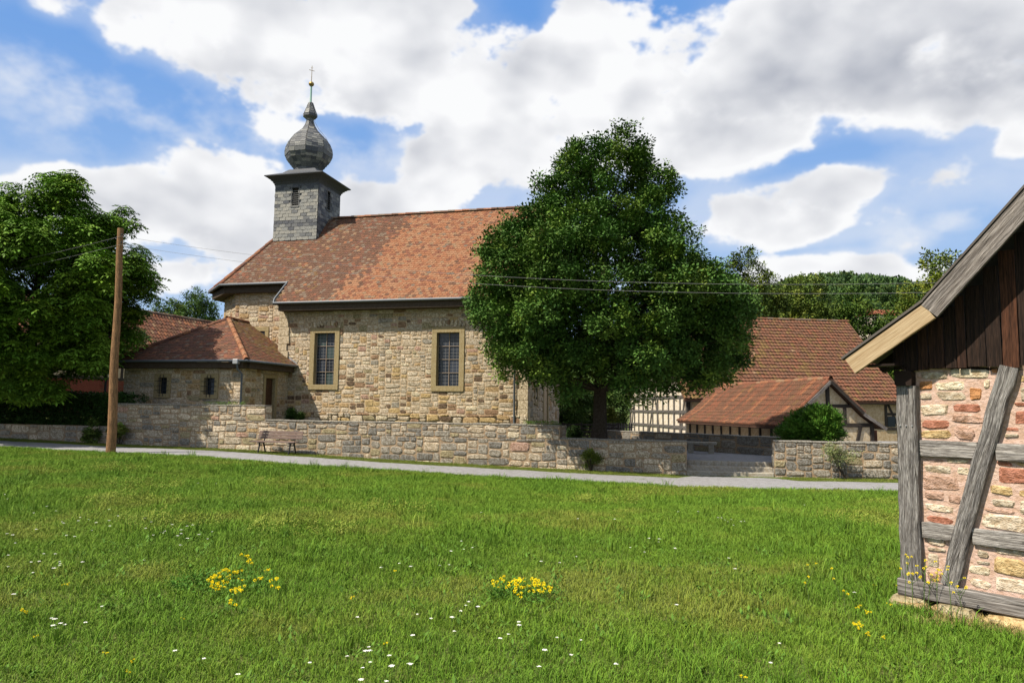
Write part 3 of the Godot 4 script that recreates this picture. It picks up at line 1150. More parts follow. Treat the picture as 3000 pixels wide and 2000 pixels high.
func make_ground() -> void:
	var xs := []
	var zs := []
	for v in [-900, -400, -200, -120, -80, -60]: xs.append(float(v))
	for i in 51: xs.append(-50.0 + i * 2.0)
	for v in [60, 80, 120, 200, 400, 900]: xs.append(float(v))
	for v in [-900, -500, -300, -180, -120, -90, -70, -60]: zs.append(float(v))
	for i in 67: zs.append(-55.0 + i)
	for v in [15, 25, 60, 200]: zs.append(float(v))
	structure("ground", sheet(xs, zs, ground_y), M.soil)
	# gravel path along the wall
	var st := SurfaceTool.new()
	st.begin(Mesh.PRIMITIVE_TRIANGLES)
	st.set_smooth_group(0)
	var n := 150
	for i in n:
		var s0 := -34.0 + i * 0.5
		var s1 := s0 + 0.5
		for k in 4:
			var q := []
			for e in [[s0, k], [s1, k], [s1, k + 1], [s0, k + 1]]:
				var z := lerpf(path_edge(e[0], false), path_edge(e[0], true), e[1] / 4.0)
				var p := yard(e[0], 0, z)
				q.append(Vector3(p.x, ground_y(p.x, p.z) + 0.012 + 0.02 * sin(PI * e[1] / 4.0), p.z))
			tri(st, q[0], q[1], q[2])
			tri(st, q[0], q[2], q[3])
	st.generate_normals()
	structure("gravel_path", st.commit(), M.gravel)
	# raised churchyard and the lower terrace at the top of the steps
	st = begin()
	box(st, Vector3(-4.5, 0.2, -7.0), Vector3(24.8, 1.6, 13.0), 0.0)
	box(st, Vector3(9.0, -0.3, -7.0), Vector3(2.2, 1.2, 13.0), 0.0)
	var cy := structure("churchyard_ground", done(st), M.soil)
	cy.position = P0
	cy.rotation.y = -deg_to_rad(PSI)
	st = begin()
	box(st, Vector3(20.12, -0.4, -10.95), Vector3(20.0, 1.04, 20.5), 0.0)
	var tr := structure("terrace", done(st), M.gravel)
	tr.position = P0
	tr.rotation.y = -deg_to_rad(PSI)

# ------------------------------------------------------------------ grass
func grass_clump(sd: int, blades: int, radius: float, height: float, width: float, lean: float, dry: float) -> ArrayMesh:
	var rng := RandomNumberGenerator.new()
	rng.seed = sd
	var st := begin()
	for i in blades:
		var a := rng.randf() * TAU
		var p := Vector3(cos(a), 0, sin(a)) * radius * sqrt(rng.randf())
		var h := height * rng.randf_range(0.45, 1.25)
		var t := rng.randf() * TAU
		var l := Vector3(cos(t), 0, sin(t)) * h * lean * rng.randf_range(0.2, 1.3)
		var sdv := Vector3(-sin(t), 0, cos(t)).rotated(Vector3.UP, rng.randf_range(-0.9, 0.9)) * width * rng.randf_range(0.6, 1.3)
		var g := rng.randf_range(0.62, 1.25)
		var c := Color(g * rng.randf_range(0.85, 1.15), g, g * rng.randf_range(0.7, 1.1))
		if rng.randf() < dry:
			c = Color(2.9, 1.45, 2.6) * rng.randf_range(0.6, 1.1)
		st.set_color(c)
		var m := p + l * 0.4 + Vector3(0, h * 0.62, 0)
		var tip := p + l + Vector3(0, h * (1.0 - lean * 0.25), 0)
		st.add_vertex(p - sdv / 2); st.add_vertex(p + sdv / 2); st.add_vertex(m + sdv * 0.4)
		st.add_vertex(p - sdv / 2); st.add_vertex(m + sdv * 0.4); st.add_vertex(m - sdv * 0.4)
		st.add_vertex(m - sdv * 0.4); st.add_vertex(m + sdv * 0.4); st.add_vertex(tip)
	return done(st)

func herb_clump(sd: int, stems: int, leaf: float) -> ArrayMesh:      # broad low leaves
	var rng := RandomNumberGenerator.new()
	rng.seed = sd
	var st := begin()
	for i in stems:
		var a := rng.randf() * TAU
		var out := Vector3(cos(a), rng.randf_range(0.25, 1.0), sin(a)).normalized()
		var g := rng.randf_range(0.7, 1.15)
		var p := Vector3(rng.randf_range(-0.06, 0.06), rng.randf_range(0.0, 0.05), rng.randf_range(-0.06, 0.06))
		leaf_quad(st, p, out, (Vector3.UP - out * out.y).normalized(), leaf * rng.randf_range(0.6, 1.3), leaf * 0.38, Color(g, g, g * 0.9))
	return done(st)

func make_meadow() -> void:
	var rng := RandomNumberGenerator.new()
	rng.seed = 2024
	var big := FastNoiseLite.new()
	big.seed = 31
	big.frequency = 0.28
	big.fractal_octaves = 3
	var patch := FastNoiseLite.new()
	patch.seed = 32
	patch.frequency = 1.7
	patch.fractal_octaves = 2
	var kinds := []
	for k in 3: kinds.append(grass_clump(900 + k, 72, 0.16, 0.055, 0.0046, 0.85, 0.16))
	for k in 3: kinds.append(grass_clump(910 + k, 66, 0.17, 0.075, 0.005, 0.7, 0.1))
	for k in 2: kinds.append(grass_clump(920 + k, 58, 0.16, 0.06, 0.0046, 0.9, 0.34))
	for k in 2: kinds.append(grass_clump(930 + k, 26, 0.08, 0.16, 0.007, 0.6, 0.08))
	for k in 2: kinds.append(herb_clump(940 + k, 8, 0.062))
	var spots := []
	for k in kinds: spots.append([])
	var bands := [[3.2, 6.0, 125.0, 0.85], [6.0, 9.5, 95.0, 0.95], [9.5, 15.0, 66.0, 1.15], [15.0, 31.0, 44.0, 1.35]]
	for b in bands:
		var cell := 1.0 / sqrt(b[2])
		var z: float = b[0]
		while z < b[1]:
			var half := z * 0.76 + 1.6
			var x := -half
			while x < half:
				var px := x + rng.randf_range(-0.5, 0.5) * cell
				var pz := -(z + rng.randf_range(-0.5, 0.5) * cell)
				x += cell
				var q := yard_of(Vector3(px, 0, pz))
				if q.y < 0.02 or (q.x > 14.1 and q.x < 17.1 and q.y < 3.6):
					continue
				var on_path := q.y > path_edge(q.x, false) - 0.04 and q.y < path_edge(q.x, true) + 0.05
				var brim := minf(q.y - path_edge(q.x, false), path_edge(q.x, true) - q.y)
				if on_path and rng.randf() > (0.3 if brim < 0.16 else 0.006):
					continue
				var bq := Vector3(px, 0, pz) - Vector3(3.657, 0, -6.75)      # the barn stands here
				var bx := bq.dot(Vector3(0.642788, 0, 0.766044))
				var bz := bq.dot(Vector3(-0.766044, 0, 0.642788))
				if bx > -0.02 and bz < 0.06 and bz > -4.2:
					continue
				var straw := bx > 0.35 and bz < 0.5 + 0.12 * sin(bx * 5.0)
				var n := big.get_noise_2d(px, pz)
				var m := patch.get_noise_2d(px, pz)
				var dry := smooth(0.08, 0.6, n + m * 0.45)
				var lush := smooth(0.1, 0.5, -n + m * 0.3)
				if bx > -1.2 and bz < 0.9:
					lush = 1.0
				if straw:
					lush = 0.0
				var r := rng.randf()
				var k := rng.randi() % 3
				if straw or r < 0.08 + 0.42 * dry: k = 6 + rng.randi() % 2
				elif r > 0.93 - 0.4 * lush: k = 3 + rng.randi() % 3
				if not straw and rng.randf() < (0.02 + 0.06 * lush) * (1.0 if b[0] < 15.0 else 0.5): k = 8 + rng.randi() % 2
				elif not straw and b[0] < 9.0 and rng.randf() < 0.06: k = 10 + rng.randi() % 2
				var strip: bool = q.y < 1.4
				if strip:
					k = rng.randi() % 3
				var sc: float = b[3] * rng.randf_range(0.75, 1.3) * (0.6 if strip or on_path else 1.0)
				var g := rng.randf_range(0.8, 1.2)
				var col := Color(0.14, 0.25, 0.026).lerp(Color(0.235, 0.265, 0.05), clampf(dry * 0.75 + rng.randf_range(-0.1, 0.15), 0, 1)).lerp(Color(0.1, 0.22, 0.024), lush * 0.45)
				if strip:
					col = Color(0.16, 0.2, 0.035)
				if straw:
					col = Color(0.34, 0.28, 0.12)
				if k >= 10:
					col = Color(0.095, 0.195, 0.028)
				spots[k].append([Transform3D(Basis(Vector3.UP, rng.randf() * TAU).scaled(Vector3.ONE * sc), Vector3(px, ground_y(px, pz), pz)), Color(col.r * g, col.g * g, col.b * g)])
			z += cell
	var root := Node3D.new()
	root.name = "meadow_grass"
	add_child(root)
	root.set_meta("kind", "stuff")
	root.set_meta("label", "green meadow grass with drier yellowish patches and low herbs")
	root.set_meta("category", "grass")
	for k in kinds.size():
		if spots[k].size():
			var o := scatter(root, "grass_clumps" if k < 10 else "low_herbs", kinds[k], M.grass_blade, spots[k])
			o.set_meta("kind", "stuff")

# ------------------------------------------------------------------ walls of the churchyard
func wall_mass(st: SurfaceTool, x0: float, x1: float, y0: float, y1: float, z0: float, z1: float) -> void:
	box(st, Vector3((x0 + x1) / 2, (y0 + y1) / 2, (z0 + z1) / 2), Vector3(x1 - x0, y1 - y0, z1 - z0), 0.0)

func copings(parent: Node, s0: float, s1: float, y: float, z0: float, z1: float, sd: int) -> void:
	var rng := RandomNumberGenerator.new()
	rng.seed = sd
	var s := s0
	while s < s1 - 0.05:
		var w := minf(rng.randf_range(0.35, 0.8), s1 - s)
		var h := rng.randf_range(0.035, 0.06)
		part(parent, "coping_stone", box_mesh(Vector3(w - 0.012, h, z1 - z0 + rng.randf_range(-0.03, 0.02)), 0.012, Vector3(0, h / 2, 0)), M.coping, Transform3D(Basis(Vector3.UP, rng.randf_range(-0.01, 0.01)), Vector3(s + w / 2, y, (z0 + z1) / 2)))
		s += w

func face(x: Vector3, out: Vector3, at: Vector3) -> Transform3D:
	return Transform3D(Basis(x, Vector3.UP, out), at)

func make_front_walls() -> void:
	var turn := -deg_to_rad(PSI)
	var world := Transform3D(Basis(Vector3.UP, turn), P0)
	var grey_mid := func(rng, x, y):
		var s: float = x - 7.75
		var g := smooth(-1.5, 1.5, s) * (1.0 - smooth(4.5, 7.5, s))
		if rng.randf() < g * 0.75:
			return pick(rng, ["grey", 4, "slate_grey", 4, "buff", 1, "olive", 1])
		return pick(rng, ["buff", 6, "cream", 1.4, "grey", 6, "tan", 1.2, "pale", 1, "pink", 0.3, "ochre", 0.3, "olive", 1.2, "slate_grey", 3.2])
	var wall := thing("churchyard_wall", "long stepped sandstone rubble wall in front of the church, behind the bench", "stone wall", P0, turn)
	var st := begin()
	wall_mass(st, -7.75, 14.3, -0.6, 0.72, -0.45, 0.0)
	wall_mass(st, -7.75, 10.15, 0.72, 1.16, -0.45, 0.0)
	wall_mass(st, -7.75, -1.05, 1.16, 1.7, -0.45, 0.0)
	wall_mass(st, 9.72, 10.15, 0.0, 1.16, -1.3, -0.45)
	part(wall, "core", done(st), M.wall_mortar)
	var f := face(Vector3.RIGHT, Vector3(0, 0, 1), Vector3(-7.75, -0.48, 0))
	var all := stones(masonry(22.05, 1.2, 0.125, 0.0923, 21, 1.45), f, world, 1, grey_mid, 0.024, 0.028)
	f.origin.y = 0.72
	all += stones(masonry(17.9, 0.44, 0.115, 0.0733, 22, 1.2), f, world, 2, grey_mid, 0.024, 0.028)
	f.origin.y = 1.16
	all += stones(masonry(6.7, 0.54, 0.115, 0.077, 23, 1.3), f, world, 3, grey_mid, 0.024, 0.028)
	var plain := func(rng, x, y): return pick(rng, ["buff", 4, "grey", 4, "tan", 2, "cream", 1])
	all += stones(masonry(0.45, 0.54, 0.2, 0.14, 24, 1.0), face(Vector3(0, 0, -1), Vector3.RIGHT, Vector3(-1.05, 1.16, 0)), world, 4, plain, 0.02, 0.03, 0.6)
	all += stones(masonry(0.85, 1.1, 0.2, 0.12, 25, 1.0), face(Vector3(0, 0, -1), Vector3.RIGHT, Vector3(10.15, 0.08, -0.45)), world, 5, plain, 0.02, 0.04, 0.15)
	emit(wall, "stone", "small_stones", all, 300)
	copings(wall, -7.75, -1.05, 1.7, -0.45, 0.03, 5)
	copings(wall, -1.03, 10.15, 1.16, -0.45, 0.03, 6)
	copings(wall, 10.17, 14.3, 0.72, -0.45, 0.03, 7)

	var right := thing("garden_wall", "low grey rubble wall right of the steps with a rose bush before it", "stone wall", P0, turn)
	st = begin()
	wall_mass(st, 16.95, 26.0, -0.6, 0.79, -0.45, 0.0)
	part(right, "core", done(st), M.wall_mortar)
	var greys := func(rng, x, y): return pick(rng, ["grey", 5, "slate_grey", 8, "buff", 0.9, "olive", 0.8])
	all = stones(masonry(9.05, 1.27, 0.11, 0.0795, 31, 1.35), face(Vector3.RIGHT, Vector3(0, 0, 1), Vector3(16.95, -0.48, 0)), world, 6, greys, 0.024, 0.028)
	all += stones(masonry(0.45, 1.2, 0.22, 0.2, 32, 1.0), face(Vector3(0, 0, 1), Vector3.LEFT, Vector3(16.95, -0.42, -0.45)), world, 7, greys, 0.02, 0.03)
	emit(right, "stone", "small_stones", all, 300)
	copings(right, 16.95, 26.0, 0.79, -0.45, 0.03, 8)

	var left := thing("hedge_wall", "low shaded sandstone wall under the dark hedge at the left", "stone wall", P0, turn)
	st = begin()
	wall_mass(st, -24.0, -7.77, -0.4, 0.84, -0.5, -0.04)
	part(left, "core", done(st), M.wall_mortar)
	all = stones(masonry(16.2, 1.1, 0.15, 0.12, 33, 1.1), face(Vector3.RIGHT, Vector3(0, 0, 1), Vector3(-24.0, -0.26, -0.04)), world, 8, plain, 0.024, 0.028)
	emit(left, "stone", "small_stones", all, 200)

	# steps up to the terrace
	var steps := thing("stone_steps", "three worn stone steps through the gap in the wall", "steps", P0, turn)
	for k in 3:
		var y := -0.175 + k * 0.145
		st = begin()
		box(st, Vector3(15.62, y - 0.12, -0.14 - k * 0.33 - 0.17), Vector3(2.64, 0.24, 0.68), 0.02)
		part(steps, "step", done(st), M.step_stone)

	# wall at the back of the terrace, with a stone bench
	var a := Vector3(4.2, 0.1, -32.8)
	var b := Vector3(9.85, 0.1, -26.1)
	var bw := thing("terrace_wall", "dark rubble parapet across the back of the shaded terrace", "stone wall", a, -atan2(b.z - a.z, b.x - a.x))
	var ln := (b - a).length()
	st = begin()
	wall_mass(st, 0, ln, -0.3, 0.66, -0.4, 0.0)
	part(bw, "core", done(st), M.wall_mortar)
	all = stones(masonry(ln, 0.68, 0.17, 0.115, 35, 1.0), face(Vector3.RIGHT, Vector3(0, 0, 1), Vector3(0, -0.02, 0)), bw.transform, 9, greys, 0.024, 0.022)
	emit(bw, "stone", "small_stones", all, 120)
	copings(bw, 0, ln, 0.66, -0.4, 0.03, 9)
	var sb := thing("stone_bench", "plain stone slab bench against the terrace wall", "bench", Vector3(7.28, 0.1, -27.4), -atan2(b.z - a.z, b.x - a.x) * 0.35)
	part(sb, "seat", box_mesh(Vector3(1.15, 0.1, 0.4), 0.015, Vector3(0, 0.4, 0)), M.step_stone)
	for sx in [-0.38, 0.38]:
		part(sb, "support", box_mesh(Vector3(0.2, 0.35, 0.32), 0.015, Vector3(sx, 0.175, 0)), M.step_stone)
	# a further garden wall running right behind the shrubs
	var fw := thing("far_terrace_wall", "short grey wall running on behind the evergreen bush", "stone wall", Vector3(9.9, 0.1, -26.05), deg_to_rad(-8))
	st = begin()
	wall_mass(st, 0.05, 3.4, -0.3, 0.6, -0.4, 0.0)
	part(fw, "core", done(st), M.coping)

# ------------------------------------------------------------------ the church
func holes_wall(st: SurfaceTool, x0: float, x1: float, y0: float, y1: float, holes: Array, z0: float, z1: float) -> void:
	var xs := [x0, x1]
	var ys := [y0, y1]
	for h in holes:
		xs.append_array([h.position.x, h.end.x])
		ys.append_array([h.position.y, h.end.y])
	xs.sort()
	ys.sort()
	for i in xs.size() - 1:
		for j in ys.size() - 1:
			if xs[i + 1] - xs[i] < 0.001 or ys[j + 1] - ys[j] < 0.001:
				continue
			var c := Vector2((xs[i] + xs[i + 1]) / 2, (ys[j] + ys[j + 1]) / 2)
			var open := false
			for h in holes:
				if h.has_point(c):
					open = true
			if not open:
				wall_mass(st, xs[i], xs[i + 1], ys[j], ys[j + 1], z0, z1)

# dressed stone surround (outer rectangle r, border b) in the frame x (x right, y up, z out)
func surround(parent: Node, called: String, r: Rect2, b: float, x: Transform3D, m: Material, sill := true, proud := 0.055) -> Node3D:
	var g := Node3D.new()
	g.name = called
	parent.add_child(g, true)
	g.transform = x
	var d := 0.3
	var z := proud - d / 2
	part(g, "lintel", box_mesh(Vector3(r.size.x, b, d), 0.008), m, Transform3D(Basis(), Vector3(r.get_center().x, r.end.y - b / 2, z)))
	var yb := r.position.y + (b if sill else 0.0)
	for s in [0, 1]:
		part(g, "jamb", box_mesh(Vector3(b, r.end.y - b - yb - 0.003, d), 0.008), m, Transform3D(Basis(), Vector3(r.position.x + b / 2 if s == 0 else r.end.x - b / 2, (yb + r.end.y - b) / 2, z)))
	if sill:
		part(g, "sill", box_mesh(Vector3(r.size.x, b - 0.003, d + 0.02), 0.01), m, Transform3D(Basis(), Vector3(r.get_center().x, r.position.y + b / 2, z)))
	return g

func leaded_window(parent: Node, r: Rect2, x: Transform3D, sd: int) -> void:
	var rng := RandomNumberGenerator.new()
	rng.seed = sd
	var b := 0.235
	var g := surround(parent, "window", r, b, x, M.ashlar)
	var o := r.grow(-b)
	var cw := o.size.x / 2.0
	var chh := o.size.y / 4.0
	var zz := -0.19
	for j in 4:
		for i in 2:
			var c := Vector3(o.position.x + (i + 0.5) * cw, o.position.y + (j + 0.5) * chh, zz)
			var m: Material = M[["pane_grey", "pane_blue", "pane_green"][rng.randi() % 3 if sd == 1 else rng.randi() % 2]]
			part(g, "pane", box_mesh(Vector3(cw - 0.02, chh - 0.024, 0.028), 0.0), m, Transform3D(Basis(Vector3.UP, rng.randf_range(-0.02, 0.02)) * Basis(Vector3.RIGHT, rng.randf_range(-0.015, 0.015)), c))
	var st := begin()
	for j in 16:
		if j % 4:
			box(st, Vector3(o.get_center().x, o.position.y + o.size.y * j / 16.0, zz + 0.012), Vector3(o.size.x, 0.012, 0.012), 0.0)
	for i in 6:
		if i % 3:
			box(st, Vector3(o.position.x + o.size.x * i / 6.0, o.get_center().y, zz + 0.013), Vector3(0.012, o.size.y, 0.012), 0.0)
	part(g, "lead_cames", done(st), M.came)
	for j in range(1, 4):
		part(g, "glazing_bar", box_mesh(Vector3(o.size.x, 0.024, 0.04), 0.004), M.glazing_bar, Transform3D(Basis(), Vector3(o.get_center().x, o.position.y + chh * j, zz + 0.03)))
	part(g, "mullion", box_mesh(Vector3(0.026, o.size.y, 0.04), 0.004), M.glazing_bar, Transform3D(Basis(), Vector3(o.get_center().x, o.get_center().y, zz + 0.032)))
	for s in [0, 1]:
		part(g, "casement", box_mesh(Vector3(0.03, o.size.y, 0.05), 0.004), M.glazing_bar, Transform3D(Basis(), Vector3(o.position.x + 0.015 if s == 0 else o.end.x - 0.015, o.get_center().y, zz + 0.02)))

func gutter(parent: Node, pts: Array, r := 0.065) -> void:
	var st := begin()
	var rr := []
	for p in pts: rr.append(r)
	tube(st, pts, rr, 8)
	part(parent, "gutter", done(st), M.zinc)

func downpipe(parent: Node, pts: Array, r := 0.045) -> void:
	var st := begin()
	var rr := []
	for p in pts: rr.append(r)
	tube(st, pts, rr, 8)
	part(parent, "downpipe", done(st), M.zinc)

func make_church() -> void:
	var turn := -deg_to_rad(PSI)
	var world := Transform3D(Basis(Vector3.UP, turn), P0)
	var ch := thing("church", "sandstone village church with red tiled roof and slate onion turret", "church", P0, turn)
	var nave_tone := func(rng, x, y):
		if y < 1.9 and rng.randf() < 0.3:
			return pick(rng, ["rust", 2, "ochre", 2, "umber", 1.2, "gold", 1.5, "tan", 2])
		return pick(rng, ["cream", 5, "tan", 4, "buff", 4.5, "ochre", 1.0, "gold", 0.8, "rust", 0.7, "umber", 0.25, "grey", 0.9, "pink", 0.5, "pale", 1.0, "olive", 0.5])
	var shade_tone := func(rng, x, y): return pick(rng, ["tan", 4, "buff", 4, "cream", 2, "ochre", 1.5, "rust", 0.8, "grey", 1.2, "olive", 1])
	var right := Vector3.RIGHT
	var out := Vector3(0, 0, 1)
	# --- nave
	var wl := Rect2(-2.44, 2.47, 1.48, 2.82)
	var wr := Rect2(3.48, 2.43, 1.5, 2.8)
	var st := begin()
	holes_wall(st, -4.05, 7.8, 0.6, 6.2, [wl.grow(-0.1), wr.grow(-0.1)], -6.0, -5.5)
	wall_mass(st, -4.05, 7.8, 0.6, 6.2, -13.0, -12.5)
	wall_mass(st, -4.05, -3.6, 0.6, 6.2, -12.5, -6.0)
	holes_wall(st, 0, 0, 0, 0, [], 0, 0)
	wall_mass(st, 7.3, 7.8, 0.6, 6.2, -12.5, -6.0)
	prism(st, PackedVector2Array([Vector2(-13.0, 6.2), Vector2(-5.5, 6.2), Vector2(-9.25, 11.0)]), 0, 0.45, Transform3D(Basis(Vector3(0, 0, 1), Vector3.UP, Vector3(-1, 0, 0)), Vector3(7.75, 0, 0)))
	var nave := part(ch, "nave_wall", done(st), M.mortar)
	var blocked := func(x: float, y: float) -> bool:
		var p := Vector2(x - 4.05, y + 1.46)
		return wl.grow(-0.02).has_point(p) or wr.grow(-0.02).has_point(p) or p.x > 7.42 or (p.x < -3.62 and p.y > 4.0)
	var all := stones(masonry(11.85, 4.74, 0.105, 0.074, 41, 1.25, blocked), face(right, out, Vector3(-4.05, 1.46, -5.5)), world, 11, nave_tone, 0.024, 0.022)
	all += stones(masonry(11.85, 0.66, 0.15, 0.11, 42, 0.9), face(right, out, Vector3(-4.05, 0.8, -5.44)), world, 12, nave_tone, 0.02, 0.04)
	all += stones(masonry(7.5, 5.3, 0.17, 0.14, 43, 1.0, func(x, y): return x > 3.2 and x < 4.3 and y < 3.0), face(Vector3(0, 0, -1), right, Vector3(7.8, 0.8, -5.5)), world, 13, shade_tone, 0.02, 0.04, 0.08)
	emit(nave, "stone", "small_stones", all, 180)
	# dressed corner stones
	var rng := RandomNumberGenerator.new()
	rng.seed = 8
	var y := 3.9
	while y < 6.1:
		var h := rng.randf_range(0.3, 0.42)
		h = minf(h, 6.14 - y)
		var w := rng.randf_range(0.42, 0.6)
		part(nave, "quoin", box_mesh(Vector3(w, h - 0.015, 0.4), 0.012), M.quoin, Transform3D(Basis(), Vector3(-4.07 + w / 2, y + h / 2, -5.63)))
		y += h
	y = 0.85
	while y < 6.1:
		var h := minf(rng.randf_range(0.34, 0.5), 6.14 - y)
		var w := rng.randf_range(0.36, 0.5)
		part(nave, "quoin", box_mesh(Vector3(w, h - 0.015, 0.5), 0.012), M.quoin, Transform3D(Basis(), Vector3(7.83 - w / 2, y + h / 2, -5.68)))
		y += h
	leaded_window(ch, wl, face(right, out, Vector3(0, 0, -5.5)), 1)
	leaded_window(ch, wr, face(right, out, Vector3(0, 0, -5.5)), 2)
	# relieving arches over the windows: stones on edge
	for w in [wl, wr]:
		for i in 9:
			var u := (i - 4) / 4.0
			var t := Transform3D(Basis(Vector3(0, 0, 1), -u * 0.16) * Basis.from_scale(Vector3(0.13, 0.26, 0.05)), Vector3(w.get_center().x + u * 0.72, w.end.y + 0.21 - u * u * 0.09, -5.49))
			part(nave, "arch_stone", stone_kinds[i % 18], M["stone_" + pick(rng, ["tan", 3, "buff", 3, "rust", 1, "cream", 2])], t)
	# west front: portal and two slit windows
	var wf := face(Vector3(0, 0, -1), right, Vector3(7.8, 0, 0))
	surround(ch, "portal", Rect2(8.6, 0.9, 1.3, 2.6), 0.22, wf, M.ashlar, false)
	beam(ch, "portal_door", Vector3(7.66, 0.9, -9.25), Vector3(7.66, 3.25, -9.25), 0.85, 0.06, M.door_wood, 71, right, 0.0)
	for zz in [-7.1, -11.6]:
		var sw := surround(ch, "slit_window", Rect2(-zz - 0.35, 1.9, 0.7, 1.7), 0.15, wf, M.ashlar)
		part(sw, "pane", box_mesh(Vector3(0.4, 1.4, 0.02), 0.0), M.pane_grey, Transform3D(Basis(), Vector3(-zz, 2.75, 0.01)))
	# --- choir with a three-sided end
	var ring := [Vector2(-4.0, -6.3), Vector2(-7.05, -6.3), Vector2(-8.75, -7.8), Vector2(-8.75, -10.7), Vector2(-7.05, -12.2), Vector2(-4.0, -12.2)]
	st = begin()
	var outline := PackedVector2Array()
	for p in ring: outline.append(Vector2(p.x, -p.y))
	prism(st, outline, 0.6, 7.3, Transform3D(Basis(Vector3.RIGHT, Vector3(0, 0, -1), Vector3.UP), Vector3.ZERO))
	var choir := part(ch, "choir_wall", done(st), M.mortar)
	var cw := Rect2(-6.24, 3.9, 1.12, 1.58)
	all = stones(masonry(3.05, 3.3, 0.118, 0.083, 44, 1.3, func(x, yy): return cw.has_point(Vector2(x - 7.05, yy + 4.0))), face(right, out, Vector3(-7.05, 4.0, -6.3)), world, 14, nave_tone, 0.024, 0.025)
	var d := Vector3(-7.05 + 8.75, 0, -6.3 + 7.8)
	var dn := d.normalized()
	all += stones(masonry(d.length(), 3.6, 0.118, 0.083, 45, 1.3), face(dn, dn.cross(Vector3.UP), Vector3(-8.75, 3.7, -7.8)), world, 15, nave_tone, 0.024, 0.025)
	emit(choir, "stone", "small_stones", all, 60)
	var cs := surround(ch, "choir_window", cw, 0.2, face(right, out, Vector3(0, 0, -6.3)), M.ashlar)
	part(cs, "pane", box_mesh(Vector3(0.72, 1.18, 0.02), 0.0), M.pane_grey, Transform3D(Basis(), Vector3(cw.get_center().x, cw.get_center().y, 0.012)))
	# --- main roof
	var e0 := Vector3(-3.95, 6.42, -4.93)
	var e1 := Vector3(8.1, 6.42, -4.93)
	var r0 := Vector3(-5.7, 11.45, -9.25)
	var r1 := Vector3(8.1, 11.45, -9.25)
	var slope := (11.45 - 6.42) / (9.25 - 4.93)
	var c1 := Vector3(-3.95, 6.42 + (5.9 - 4.93) * slope, -5.9)
	var c2 := Vector3(-7.62, c1.y, -5.9)
	var c3 := Vector3(-9.6, c1.y, -7.75)
	var c4 := Vector3(-9.6, c1.y, -10.75)
	var c5 := Vector3(-7.62, c1.y, -12.6)
	var b1 := Vector3(8.1, 6.42, -13.57)
	var b0 := Vector3(-3.95, 6.42, -13.57)
	var b2 := Vector3(-3.95, c1.y, -12.6)
	st = begin()
	slab(st, [e0, e1, r1, Vector3(-3.95, 11.45, -9.25)], 0.1, Vector3(0, -1, 0))
	slab(st, [c2, c1, Vector3(-3.951, 11.45, -9.25), r0], 0.1, Vector3(0, -1, 0))
	slab(st, [c3, c2, r0], 0.1, Vector3(0, -1, 0))
	slab(st, [c4, c3, r0], 0.1, Vector3(0, -1, 0))
	slab(st, [c5, c4, r0], 0.1, Vector3(0, -1, 0))
	slab(st, [b2, c5, r0, Vector3(-3.951, 11.45, -9.25)], 0.1, Vector3(0, -1, 0))
	slab(st, [b1, b0, Vector3(-3.95, 11.45, -9.25), r1], 0.1, Vector3(0, -1, 0))
	var roof := part(ch, "roof", done(st), M.tile_umber)
	var plain := plain_tile(true)
	var patch := FastNoiseLite.new()
	patch.seed = 5
	patch.frequency = 0.55
	patch.fractal_octaves = 3
	var tone := func(rg, x, yy):
		var n := patch.get_noise_2d(x, yy)
		# the right of the roof was laid anew: the edge leans to the right going up
		var fresh: float = smooth(-0.55, 0.55, x - (3.1 + yy * 0.3) + n * 0.5)
		if yy < 1.5 and x > 3.0 + n: fresh = maxf(fresh, 0.85)
		if rg.randf() < fresh:
			return pick(rg, ["tile_orange", 5, "tile_apricot", 4.4, "tile_brick", 1.4, "tile_rust", 0.5, "tile_grey", 0.4, "tile_umber", 0.3, "tile_buff", 0.5])
		if x < 2.0 + n and rg.randf() < 0.4:
			return pick(rg, ["tile_umber", 4, "tile_grey", 3.4, "tile_mossy", 2, "tile_brown", 4, "tile_buff", 0.6])
		return pick(rg, ["tile_rust", 2.2, "tile_umber", 5, "tile_brick", 1.1, "tile_brown", 4.5, "tile_grey", 1.6, "tile_plum", 1.0, "tile_orange", 0.35, "tile_buff", 0.3])
	var fr := slope_frame(e0, e1, r1)
	var poly := PackedVector2Array([in_frame(fr, e0), in_frame(fr, e1), in_frame(fr, r1), in_frame(fr, r0), in_frame(fr, c2), in_frame(fr, c1)])
	# leave out the turret's foot
	all = []
	for p in tiles(poly, fr, world, plain, 0.176, 0.147, 0.016, func(rg, x, yy): return tone.call(rg, x + 0.05, yy), 51):
		var o: Vector3 = p[1].origin
		if o.x > -6.2 and o.x < -3.85 and o.y > 10.35:
			continue
		all.append(p)
	var old_tone := func(rg, x, yy): return pick(rg, ["tile_umber", 4, "tile_grey", 2, "tile_mossy", 3, "tile_brown", 3, "tile_rust", 2, "tile_brick", 1.4])
	fr = slope_frame(c3, c2, r0)
	all += tiles(PackedVector2Array([in_frame(fr, c3), in_frame(fr, c2), in_frame(fr, r0)]), fr, world, plain, 0.176, 0.147, 0.016, old_tone, 52)
	emit(roof, "tile", "plain_tiles", all, 200)
	var ridge_kind := half_round()
	var ridge_tone := func(rg, x, yy): return pick(rg, ["tile_grey", 3, "tile_umber", 3, "tile_brick", 2, "tile_orange", 1.4])
	var hip_tone := func(rg, x, yy): return pick(rg, ["tile_brick", 3, "tile_orange", 2, "tile_rust", 3, "tile_plum", 2])
	all = ridge_tiles(Vector3(-3.6, 11.47, -9.25), Vector3(8.1, 11.47, -9.25), 0.11, 0.38, ridge_tone, 53, world, ridge_kind)
	all += ridge_tiles(c2 + Vector3(0, 0.02, 0), r0, 0.1, 0.34, hip_tone, 54, world, ridge_kind)
